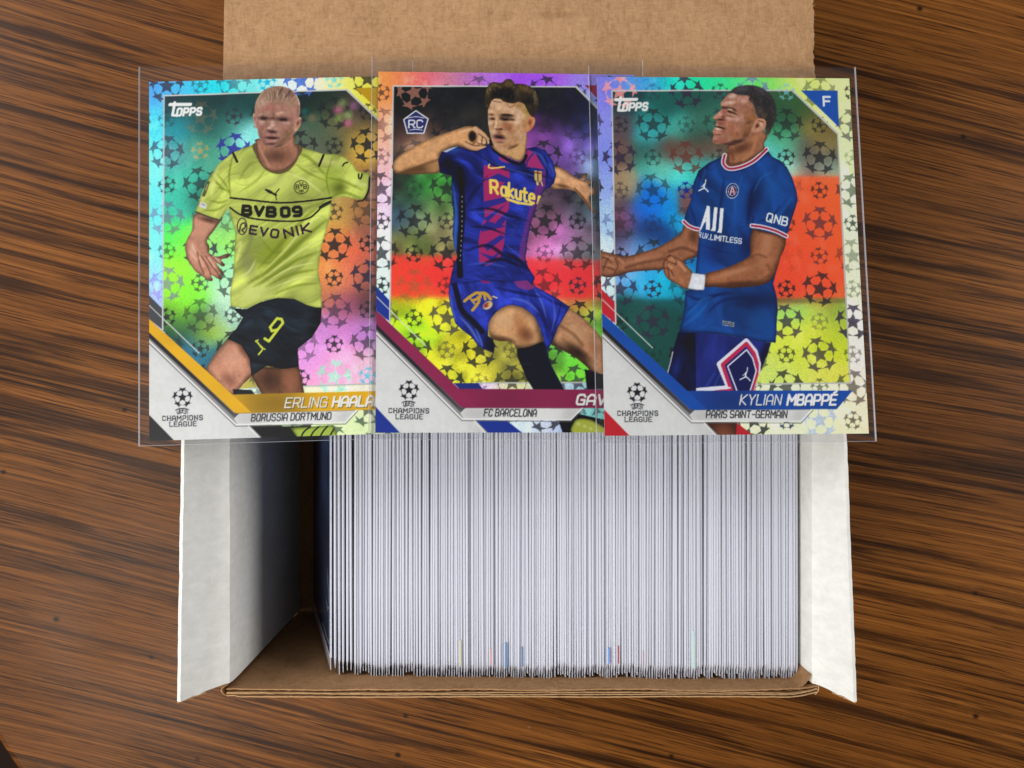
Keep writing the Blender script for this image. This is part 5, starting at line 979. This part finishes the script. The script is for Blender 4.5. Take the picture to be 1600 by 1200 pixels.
    lower(cv, (16, 76, 168), (22, 34, 92), (190, 32, 44), [('KYLIAN', (818, 844), (1038, 844), 24, 3.2, (222, 226, 232), .22), ('MBAPP\u00c9', (1076, 844), (1338, 844), 24, 5.4, (240, 242, 244), .22)],
          ('PARIS SAINT-GERMAIN', (636, 914), (1072, 914)), low)
    finish(cv, inner, 54)
    return cv
# ------------------------------------------------------------------ the surface
# oak tabletop, one corner cut off at the lower left of the picture; the room floor far below
TX, TY = 0.42, 0.34
def table():
    cut = [(-0.1825, -0.1225), (-0.171, -0.140)]
    # table edge runs through the two points just outside the picture's lower left corner
    d = Vector((cut[1][0]-cut[0][0], cut[1][1]-cut[0][1]))
    a = Vector(cut[0])-d*0.35; b = Vector(cut[1])+d*9
    ring = [(-TX, TY), (-TX, 0.0), tuple(a), tuple(b), (TX, b.y), (TX, TY)]
    bm = bmesh.new(); vs = [bm.verts.new((x, y, 0)) for x, y in ring]; bm.faces.new(vs)
    r = bmesh.ops.extrude_face_region(bm, geom=bm.faces[:]); bmesh.ops.translate(bm, verts=[v for v in r['geom'] if isinstance(v, bmesh.types.BMVert)], vec=(0, 0, -0.024))
    bmesh.ops.recalc_face_normals(bm, faces=bm.faces)
    es = [e for e in bm.edges if all(abs(v.co.z) < 1e-6 for v in e.verts)]
    bmesh.ops.bevel(bm, geom=es, offset=0.0025, segments=3, affect='EDGES', profile=.6)
    me = bpy.data.meshes.new('tabletop'); bm.to_mesh(me); bm.free(); me.materials.append(M_WOOD)
    o = bpy.data.objects.new('tabletop', me); col.objects.link(o); props(o, kind='structure')
    v, f = box_data(-2, 2, -2, 2, -0.76, -0.75)
    fl = mesh_obj('floor', v, f, mat_plain('dark_floor', srgb(70, 48, 36), .7)); props(fl, kind='structure')
table()

# ------------------------------------------------------------------ the cardboard box
XL, XR = -73.6, 78.2          # inner faces of the side walls
YF, YB = -79.6, 16.0          # inner faces of front and back walls
ZT = 75.0
box = empty('cardboard_box', (0, 0, 0))
props(box, 'open cardboard box with white side flaps and brown lid holding the row of cards', 'box')
RB = np.random.RandomState(3)
def sheet(name, grid, thick_vec, mat, parent, jag=0, smooth=True):
    """grid[j][i] of points (mm) -> closed slab of given thickness"""
    g = np.array(grid, float); ny, nx, _ = g.shape
    top = g; tv = np.array(thick_vec, float)
    bot = g+tv
    V = np.concatenate([top.reshape(-1, 3), bot.reshape(-1, 3)])*MM; N = ny*nx; F = []
    for j in range(ny-1):
        for i in range(nx-1):
            a, b, c, d = j*nx+i, j*nx+i+1, (j+1)*nx+i+1, (j+1)*nx+i
            F.append((a, b, c, d)); F.append((N+d, N+c, N+b, N+a))
    for i in range(nx-1):
        F.append((i+1, i, N+i, N+i+1)); k = (ny-1)*nx+i; F.append((k, k+1, N+k+1, N+k))
    for j in range(ny-1):
        a, b = j*nx, (j+1)*nx; F.append((a, b, N+b, N+a)); a, b = j*nx+nx-1, (j+1)*nx+nx-1; F.append((b, a, N+a, N+b))
    o = mesh_obj(name, V, F, mat, parent)
    bm = bmesh.new(); bm.from_mesh(o.data); bmesh.ops.recalc_face_normals(bm, faces=bm.faces); bm.to_mesh(o.data); bm.free()
    if smooth:
        o.data.polygons.foreach_set('use_smooth', [True]*len(o.data.polygons))
        o.data.set_sharp_from_angle(angle=math.radians(35))
    return o
def nz(x, y, s=0): return noise.noise(Vector((x, y, s*7.31)))

# base of the box
v, f = box_data(*(np.array([XL-1, XR+1, YF-2, YB+2, 1.0, 3.0])*MM)); mesh_obj('base', v, f, M_KRAFT_IN, box)
# side walls and their flared flaps: one bent sheet each, white outside liner facing in
def side(sgn, x0, flare, zt, name_wall, name_flap):
    ys = np.linspace(YF+1.2, YB, 60)
    prof_w = [(0, 3.0), (0, 30), (0, 55), (0.0, 68), (0.15, ZT-3.0), (0.45, ZT-1.2)]
    grid = [[(x0+sgn*px, y, z) for (px, z) in prof_w] for y in ys]
    sheet(name_wall, grid, (sgn*1.6, 0, 0), M_WHITE, box)
    n = 9; grid = []
    for j, y in enumerate(ys):
        row = []; t = j/(len(ys)-1)
        fx = flare(t); L = math.hypot(fx, 13.0)
        for i in range(n):
            s = i/(n-1)
            # crease roll then straight
            px = 0.45+fx*s+0.9*math.sin(min(s*4, 1)*math.pi*.5)*(1-s)*.6; pz = ZT-1.2+10.5*s-0.3*math.sin(s*math.pi)
            ey = (0.0 if j else -1.8*0)                      # front edge slants outward and forward
            edge = 0
            if s == 1: edge = 0.10*nz(y*.5, 3, sgn)+0.14*nz(y*2.3, 5, sgn)
            yy = y+(0 if j > 0 else 0.25*nz(i*1.3, 2, sgn)) - (0.9*s if j == 0 else 0)
            row.append((x0+sgn*(px+edge*.6), yy, pz+edge*.5+0.25*nz(y*.06, s*2, sgn)))
        grid.append(row)
    fl = sheet(name_flap, grid, (sgn*1.0, 0, -0.55), M_WHITE, box)
    # torn kraft fibres along the flap's front edge
    g = [[(x0+sgn*(0.9+flare(0)*s+.35), YF+0.95-0.9*s-0.25-k*.25+.18*nz(s*30, 1, sgn), ZT-1.9+10.2*s) for s in np.linspace(.45, 1, 14)] for k in (0, 1)]
    sheet('torn_edge', g, (sgn*.5, 0, -.4), M_PLY, fl)
side(-1, XL, lambda t: 8.8-1.6*t, ZT, 'side_wall', 'side_flap')
side(+1, XR, lambda t: 6.6-3.6*t, ZT, 'side_wall', 'side_flap')
# front wall: kraft sheets folded over each other, their cut edges wavering along the top
def front():
    xs = np.linspace(XL-0.9, XR+1.4, 150)
    fw = empty('front_wall'); fw.parent = box
    lay = [(0.0, 0.26, 0.0, 0), (0.82, .20, -.25, 1), (1.22, .20, -.1, 2), (1.98, .26, -.3, 3)]
    for off, th, dz, k in lay:
        grid = []
        for z in (3.0, 40, 62, 70, ZT+dz):
            top = max(0, (z-60)/15)
            row = []
            for x in xs:
                wob = (0.42*nz(x*.035, k*3.7, 1)+.14*nz(x*.16, k, 2))*top
                if k == 3: wob *= .4
                c = 0
                if x > XR-7: c = 1.3*((x-(XR-7))/8.4)**2*(1 if k else .6)       # rounded corner at right
                if x < XL+2 and k == 3: c = .3
                zz = z+(0.22*nz(x*.7, k*5, 3)+.16*nz(x*3.1, k, 4))*(1 if z > 74 else 0)
                row.append((x, YF-off+wob+c, zz))
            grid.append(row)
        sheet('cardboard_ply', grid, (0, -th, 0), (M_KRAFT_IN if k == 0 else M_PLY), fw)
    # corrugated fluting between the two inner sheets
    xs2 = np.linspace(XL, XR-2, 560); grid = []
    for z in (60.0, ZT-.9):
        grid.append([(x, YF-0.56+0.12*math.sin(x*2*math.pi/3.2)+0.5*nz(x*.035, 0, 1), z+.25*nz(x*2, 0, 9)) for x in xs2])
    sheet('fluting', grid, (0, -.09, 0), M_PLY, fw)
    xs3 = np.linspace(XL, XR-2, 560); grid = []
    for z in (60.0, ZT-1.0):
        grid.append([(x, YF-1.74+0.11*math.sin(x*2*math.pi/2.9)+.1*nz(x*.16, 2, 2), z+.25*nz(x*2.2, 3, 9)) for x in xs3])
    sheet('fluting', grid, (0, -.08, 0), M_PLY, fw)
front()
def corner_bits():
    # kraft return leaf folded into the right front corner, and the dark slot at the left one
    g = []
    for z in (3, 50, ZT-.6):
        g.append([(XR-.2-6.2*(1-t)**2*0-3.9*(1-t), YF+0.15+3.4*t*t+.0, z+.2*nz(t*9, 1)) for t in np.linspace(0, 1, 10)])
    sheet('corner_leaf', g, (.35, -.1, 0), M_KRAFT_IN, box)
    g = []
    for z in (3, 50, ZT-.4):
        g.append([(XL-0.2-1.9*math.sin(t*math.pi)**.8-.3*t, YF-2.1+3.1*t, z) for t in np.linspace(0, 1, 10)])
    sheet('corner_leaf', g, (-.3, 0, 0), M_KRAFT_IN, box)
    g = []
    for z in (3, 50, ZT-.5):
        g.append([(XR+.9+.9*math.sin(t*math.pi)**.8, YF-1.6+3.3*t, z) for t in np.linspace(0, 1, 10)])
    sheet('corner_leaf', g, (.3, 0, 0), M_PLY, box)
corner_bits()
# back wall and the lid folded back from it
v, f = box_data(*(np.array([XL-1.6, XR+1.6, YB, YB+2.6, 3.0, ZT-1])*MM)); mesh_obj('back_wall', v, f, M_KRAFT_IN, box)
def lid():
    ys = np.concatenate([np.linspace(YB+.3, 60, 10), np.linspace(62, 118, 130)]); xs = np.linspace(-75.9, 79.4, 60)
    grid = []
    for y in ys:
        t = (y-YB)/(118-YB); row = []
        for i, x in enumerate(xs):
            z = ZT-.6-2.2*t**2+0.35*math.sin(t*5)+.12*nz(x*.05, y*.05, 2)
            xx = x
            if i == len(xs)-1: xx += 0.32*nz(y*1.1, 0, 5)+.30*nz(y*.35, 4, 5)
            if i == 0: xx += 0.05*nz(y*.4, 0, 6)
            row.append((xx, y, z))
        grid.append(row)
    l = sheet('lid', grid, (0, 0, -2.4), M_KRAFT, box)
    # fibres sticking out of the torn right edge
    V = []; F = []
    r = random.Random(4)
    for k in range(90):
        y = r.uniform(70, 104); x = 79.4+.3*nz(y*.35, 4, 5); z = ZT-2.4-r.uniform(0, 1.6); L_ = r.uniform(.25, .9); a = r.uniform(-.9, .9); w = r.uniform(.05, .14); b = len(V)
        V += [((x-.3)*MM, (y-w)*MM, z*MM), ((x-.3)*MM, (y+w)*MM, z*MM), ((x+L_*math.cos(a))*MM, (y+L_*math.sin(a))*MM, (z+r.uniform(-.2, .5))*MM), ((x-.3)*MM, y*MM, (z+.12)*MM)]
        F += [(b, b+1, b+2), (b+1, b+3, b+2), (b+3, b, b+2)]
    fb = mesh_obj('torn_edge', V, F, M_PLY, l); fb['kind'] = 'stuff'
lid()

# ------------------------------------------------------------------ the row of stored cards
def lerp(a, b, t): return a+(b-a)*t
def make_row():
    r = random.Random(11)
    tops = []; x = 517.0
    gaps = [7.0, 6.6, 5.8, 6.6, 5.9, 6.4]
    i = 0
    while x < 1249:
        tops.append(x)
        g = gaps[i] if i < len(gaps) else (5.4 if r.random() < .05 else r.uniform(3.3, 4.5))*(1.06 if x < 760 else .97)
        x += g; i += 1
    n = len(tops)
    CWD, CHT = 88.9, 63.5
    # shared meshes
    th = 0.52
    v, f = box_data(-th/2*MM, th/2*MM, 0, CWD*MM, 0, CHT*MM); card_me = bpy.data.meshes.new('stored_card'); card_me.from_pydata(v, [], f); card_me.materials.append(M_STOCK)
    variants = []
    for k in range(6):
        q = random.Random(k); Y0 = -1.6-q.uniform(0, 1.4); Y1 = CWD+.6; t0 = .30; V = []; F = []
        # film folded round the card: two faces meeting in a seam above and in front of it
        zt = CHT+.15+q.uniform(0, .4); bow = q.uniform(-.12, .12)
        ysec = [(Y0, 0.05, zt-.8), (-.25, .31, zt), (20, .39, zt), (55, .37, zt), (Y1, .39, zt)]
        for (y, hw, z) in ysec:
            V += [((bow-hw)*MM if y == Y0 else -hw*MM, y*MM, -.6*MM), ((bow-hw)*MM if y == Y0 else -hw*MM, y*MM, (z-.45)*MM), ((bow if y == Y0 else 0)*MM, y*MM, z*MM), ((bow+hw)*MM if y == Y0 else hw*MM, y*MM, (z-.45)*MM), ((bow+hw)*MM if y == Y0 else hw*MM, y*MM, -.6*MM)]
        for s in range(4):
            a = s*5
            for c in range(4): F.append((a+c, a+c+1, a+c+6, a+c+5))
        F.append((0, 4, 3, 2, 1))
        me = bpy.data.meshes.new('sleeve'); me.from_pydata(V, [], F); me.materials.append(M_ROWSLEEVE); variants.append(me)
        # bright weld line at the front end
    first_me = variants[2].copy(); first_me.materials.clear(); first_me.materials.append(M_SLEEVE)
    prong = []
    for k in range(3):
        v, f = box_data(-.10*MM, .10*MM, (-4.2+.7*k)*MM, -.1*MM, 2*MM, (CHT-.4)*MM); me = bpy.data.meshes.new('sleeve_end'); me.from_pydata(v, [], f); me.materials.append(M_TIP); prong.append(me)
    for i, px in enumerate(tops):
        t = (px-517)/(1249-517)
        ztop = 68.6
        xt = (px-800)/5.83
        ang = math.radians(lerp(17.5, 0.6, t**.9))
        h = CHT*math.cos(ang)
        zb = 3.9+r.uniform(0, .75)
        ztip = zb+h; scale = 1300/(292-ztip); xt = (px-800)/scale
        xb = xt-CHT*math.sin(ang)
        yf = -75.9+0.5*nz(i*.11, 0, 1)*2+r.uniform(-.5, .5)
        if i < 7: yf = -75.0-0.12*i+.2*r.random()
        root = bpy.data.objects.new('stored_card', card_me); col.objects.link(root)
        root.location = (xb*MM, yf*MM, zb*MM); root.rotation_euler = (0, ang, math.radians(r.uniform(-.25, .25)))
        s = bpy.data.objects.new('sleeve', variants[r.randrange(6)]); col.objects.link(s); s.parent = root
        p = bpy.data.objects.new('sleeve_end', prong[r.randrange(3)]); col.objects.link(p); p.parent = s
        if i == 0: s.data = first_me
        props(root, 'sleeved card standing upright in the tightly packed row in the box', 'trading card', 'sleeved cards packed upright in the box')
        if 0 < i < 7: root['label'] = 'loosely spaced sleeved card with a dark gap beside it near the row left end'; root['group'] = 'loosely spaced cards at the left end of the row'
        if i == n-1:
            root['label'] = 'last sleeved card of the row, against the right white wall of the box'; del root['group']
        if i == 0:
            root['label'] = 'leftmost card of the row, its navy face turned to the empty gap'; del root['group']
            first_face(root)
        for (mx, y0, y1, c, lab, cn) in MARKS:
            if mx is not None and abs(px-mx) < 2.6 and (i, mx) and mx not in used:
                used.add(mx)
                sc = 1300/(292-ztip); ya = -(y1-600)/sc-yf; yb_ = -(y0-600)/sc-yf
                v, f = box_data((th/2-.25)*MM, (th/2+.22)*MM, max(ya, .0)*MM, yb_*MM, (CHT-3)*MM, (CHT+.62)*MM)
                e = mesh_obj('printed_edge', v, f, mat_plain(cn, srgb(*c), .5), root); e['label'] = cn.replace('_', ' ')
                root['label'] = lab
                if 'group' in root: del root['group']
def first_face(root):
    # navy printed face turned to the empty part of the box
    n = NT('navy_card_face'); o = n.obj()
    k = n.noise(n.mapping(o, scale=(10, 26, 20)), 1.0, 3)
    c = n.ramp(k, [(.35, srgb(14, 20, 34)), (.55, srgb(30, 48, 84)), (.7, srgb(70, 92, 140))])
    n.bsdf(c, .25)
    v, f = box_data(-.285*MM, -.255*MM, 0.6*MM, 88*MM, 1*MM, 63.0*MM); fc = mesh_obj('printed_face', v, f, n.m, root)
    sil = mat_plain('silver_rule', srgb(150, 160, 162), .35)
    V = []; F = []
    def bar(y0, z0, y1, z1, w=.45):
        d = Vector((y1-y0, z1-z0)).normalized(); p = Vector((-d.y, d.x))*w/2; b = len(V)
        for (yy, zz) in ((y0+p.x, z0+p.y), (y1+p.x, z1+p.y), (y1-p.x, z1-p.y), (y0-p.x, z0-p.y)): V.append((-.30*MM, yy*MM, zz*MM))
        F.append((b, b+1, b+2, b+3))
    bar(3, 61, 11.5, 58.5); bar(12.5, 61.5, 21, 56); bar(15, 61.5, 23, 56.5); bar(11.5, 58.5, 13.0, 52, .5); bar(13, 60.5, 12.2, 58, .4); bar(3, 61, 3.2, 40, .4)
    mesh_obj('silver_rule', V, F, sil, fc)
M_TIP = mat_sleeve('sleeve_end_weld', 1.0, .2, (.9, .9, .93, 1), body=.93, bump=False)
used = set()
MARKS = [(790, 1004, 1048, (104, 146, 194), 'stored card with a bright blue printed edge, leftmost blue one in the row', 'bright_blue_printed_edge'),
         (814, 1010, 1050, (100, 134, 176), 'stored card with a dull blue printed edge, right of the bright blue one', 'dull_blue_printed_edge'),
         (951, 1012, 1052, (130, 160, 220), 'stored card with a pale blue printed edge beside a red edged one', 'pale_blue_printed_edge'),
         (963, 1008, 1050, (168, 76, 92), 'stored card with a bright red printed edge beside the pale blue one', 'bright_red_printed_edge'),
         (1005, 1016, 1058, (156, 84, 98), 'stored card with a dull red printed edge, right of the bright red one', 'dull_red_printed_edge'),
         (766, 1013, 1050, (206, 160, 166), 'stored card with a faint pink printed edge left of the blue ones', 'faint_pink_printed_edge'),
         (720, 1000, 1040, (206, 202, 178), 'stored card with a faint yellow printed edge, leftmost coloured one', 'faint_yellow_printed_edge'),
         (1083, 985, 1052, (186, 226, 214), 'stored card with a pale green foil edge towards the right end', 'pale_green_foil_edge')]
make_row()

# ------------------------------------------------------------------ the three show cards
PART_NAMES = {FOIL_BORDER: 'foil_border', PHOTO: 'foil_background', FIGURE: 'player_picture', STRIPE: 'diagonal_stripe', NAMEB: 'name_banner', TEAMB: 'team_banner', PANEL: 'grey_panel', LETTER: 'lettering', EMBLEM: 'emblem', FRAME: 'frame_line', TAB: 'corner_triangle'}
CARD_W, CARD_H = 63.5, 88.9
NX, NY = 400, 560
def to_linear(a): return np.where(a <= 0.04045, a/12.92, ((a+0.055)/1.055)**2.4)
def print_sheet(cv, root, warp):
    xs = np.linspace(0, CW, NX+1); ys = np.linspace(0, CH, NY+1)
    cx = np.clip(xs-.5, 0, CW-1.001); cy = np.clip(ys-.5, 0, CH-1.001); x0 = cx.astype(int); y0 = cy.astype(int); fx = (cx-x0)[None, :, None]; fy = (cy-y0)[:, None, None]
    def samp(a): return a[y0][:, x0]*(1-fy)*(1-fx)+a[y0][:, x0+1]*(1-fy)*fx+a[y0+1][:, x0]*fy*(1-fx)+a[y0+1][:, x0+1]*fy*fx
    lin = to_linear(samp(cv.rgb.clip(0, 1))); fo = samp(cv.foil[..., None])[..., 0]
    X, Y = np.meshgrid(xs/10-CARD_W/2, CARD_H/2-ys/10)
    Z = warp(X, Y)+0.215
    P = np.stack([X, Y, Z], -1).reshape(-1, 3)*MM
    lin = lin.reshape(-1, 3); fo = fo.reshape(-1)
    pc = cv.pid[(np.clip((ys[:-1]+ys[1:])/2, 0, CH-1)).astype(int)][:, (np.clip((xs[:-1]+xs[1:])/2, 0, CW-1)).astype(int)]
    J, I = np.mgrid[0:NY, 0:NX]; a = J*(NX+1)+I
    quads = np.stack([a+NX+1, a+NX+2, a+1, a], -1).reshape(-1, 4); pc = pc.reshape(-1)
    for pid, nm in PART_NAMES.items():
        q = quads[pc == pid]
        if len(q) < 12: continue
        u, inv = np.unique(q, return_inverse=True); inv = inv.reshape(-1)
        me = bpy.data.meshes.new(nm); me.vertices.add(len(u)); me.vertices.foreach_set('co', P[u].astype(np.float32).ravel())
        me.loops.add(len(inv)); me.loops.foreach_set('vertex_index', inv.astype(np.int32)); me.polygons.add(len(q)); me.polygons.foreach_set('loop_start', np.arange(0, len(inv), 4, dtype=np.int32))
        me.update(calc_edges=True)
        at = me.color_attributes.new('ink', 'FLOAT_COLOR', 'POINT'); c4 = np.ones((len(u), 4), np.float32); c4[:, :3] = lin[u]; at.data.foreach_set('color', c4.ravel())
        ft = me.attributes.new('foil', 'FLOAT', 'POINT'); ft.data.foreach_set('value', fo[u].astype(np.float32))
        me.polygons.foreach_set('use_smooth', np.ones(len(q), bool)); me.materials.append(M_PRINT); me.update()
        o = bpy.data.objects.new(nm, me); col.objects.link(o); o.parent = root
def show_card(pose, art, label, sl, warp, mark):
    cv = art()
    if mark: wordmark(cv, mark, 1.0)
    root = empty('trading_card'); root.location = Vector(pose[:3])*MM; root.rotation_euler = pose[3:]
    props(root, label, 'trading card')
    nx, ny = 24, 30
    def curved(name, x0, x1, y0, y1, z0, th, mat, nx=24, ny=30, zf=None):
        g = [[(x, y, (zf or warp)(x, y)+z0) for x in np.linspace(x0, x1, nx)] for y in np.linspace(y0, y1, ny)]
        return sheet(name, g, (0, 0, th), mat, root)
    curved('card_stock', -CARD_W/2+.02, CARD_W/2-.02, -CARD_H/2+.02, CARD_H/2-.02, .2, -.36, mat_plain('card_body', srgb(214, 214, 214), .6))
    print_sheet(cv, root, warp)
    l, r_, b, t = sl
    def zs(x, y):
        dx = max(0, abs(x)-CARD_W/2); dy = max(0, abs(y)-CARD_H/2)
        return warp(np.float64(x), np.float64(y))+.06*nz(x*.12, y*.08, 3)+.03*nz(x*.5, y*.3, 5)
    def film(z):
        g = [[(x, y, zs(x, y)+z) for x in np.linspace(l, r_, 30)] for y in np.linspace(b, t, 40)]
        g = np.array(g); ny_, nx_, _ = g.shape
        F = [(j*nx_+i, j*nx_+i+1, (j+1)*nx_+i+1, (j+1)*nx_+i) for j in range(ny_-1) for i in range(nx_-1)]
        return g.reshape(-1, 3), F
    V1, F1 = film(.36); V2, F2 = film(-.26)
    s = mesh_obj('sleeve', np.concatenate([V1, V2])*MM, F1+[tuple(k+len(V1) for k in q[::-1]) for q in F2], M_SLEEVE, root, smooth=True)
    # welded rims
    def rim(x0, x1, y0, y1, w):
        L_ = 30; g = []
        for k in (0, 1):
            row = []
            for q in np.linspace(0, 1, L_):
                x = lerp(x0, x1, q); y = lerp(y0, y1, q)
                if x0 == x1: x += (k-.5)*w
                else: y += (k-.5)*w
                row.append((x, y, zs(x, y)+.40))
            g.append(row)
        sheet('sleeve_rim', g, (0, 0, -.62), M_SEAM, s)
    rim(l, l, b, t, .11); rim(r_, r_, b, t, .13); rim(l, r_, b, b, .10)
    return root
def w1(x, y): return 0.10*np.sin(x*.06+1)+0.0*y
def w2(x, y): return 0.06*np.cos(x*.05)+0.0*y
def w3(x, y): return 0.12*np.cos(x*.055)+0.0*y
show_card((-56.95, 31.55, 87.98, -.0699, .017, .0297), art_one, 'leftmost sleeved holographic card, showing a player in a yellow shirt', (-34.2, 33.6, -45.6, 48.4), w1, (266, 160.5))
show_card((-1.16, 32.63, 88.27, -.0595, .0322, -.0006), art_two, 'middle sleeved holographic card, showing a player in a blue and claret shirt', (-33.3, 33.8, -46.1, 48.3), w2, None)
show_card((53.21, 32.12, 89.13, -.1053, .034, .0067), art_three, 'rightmost sleeved holographic card, showing a player in navy with clenched fists', (-33.7, 33.4, -46.3, 47.4), w3, (962, 153))
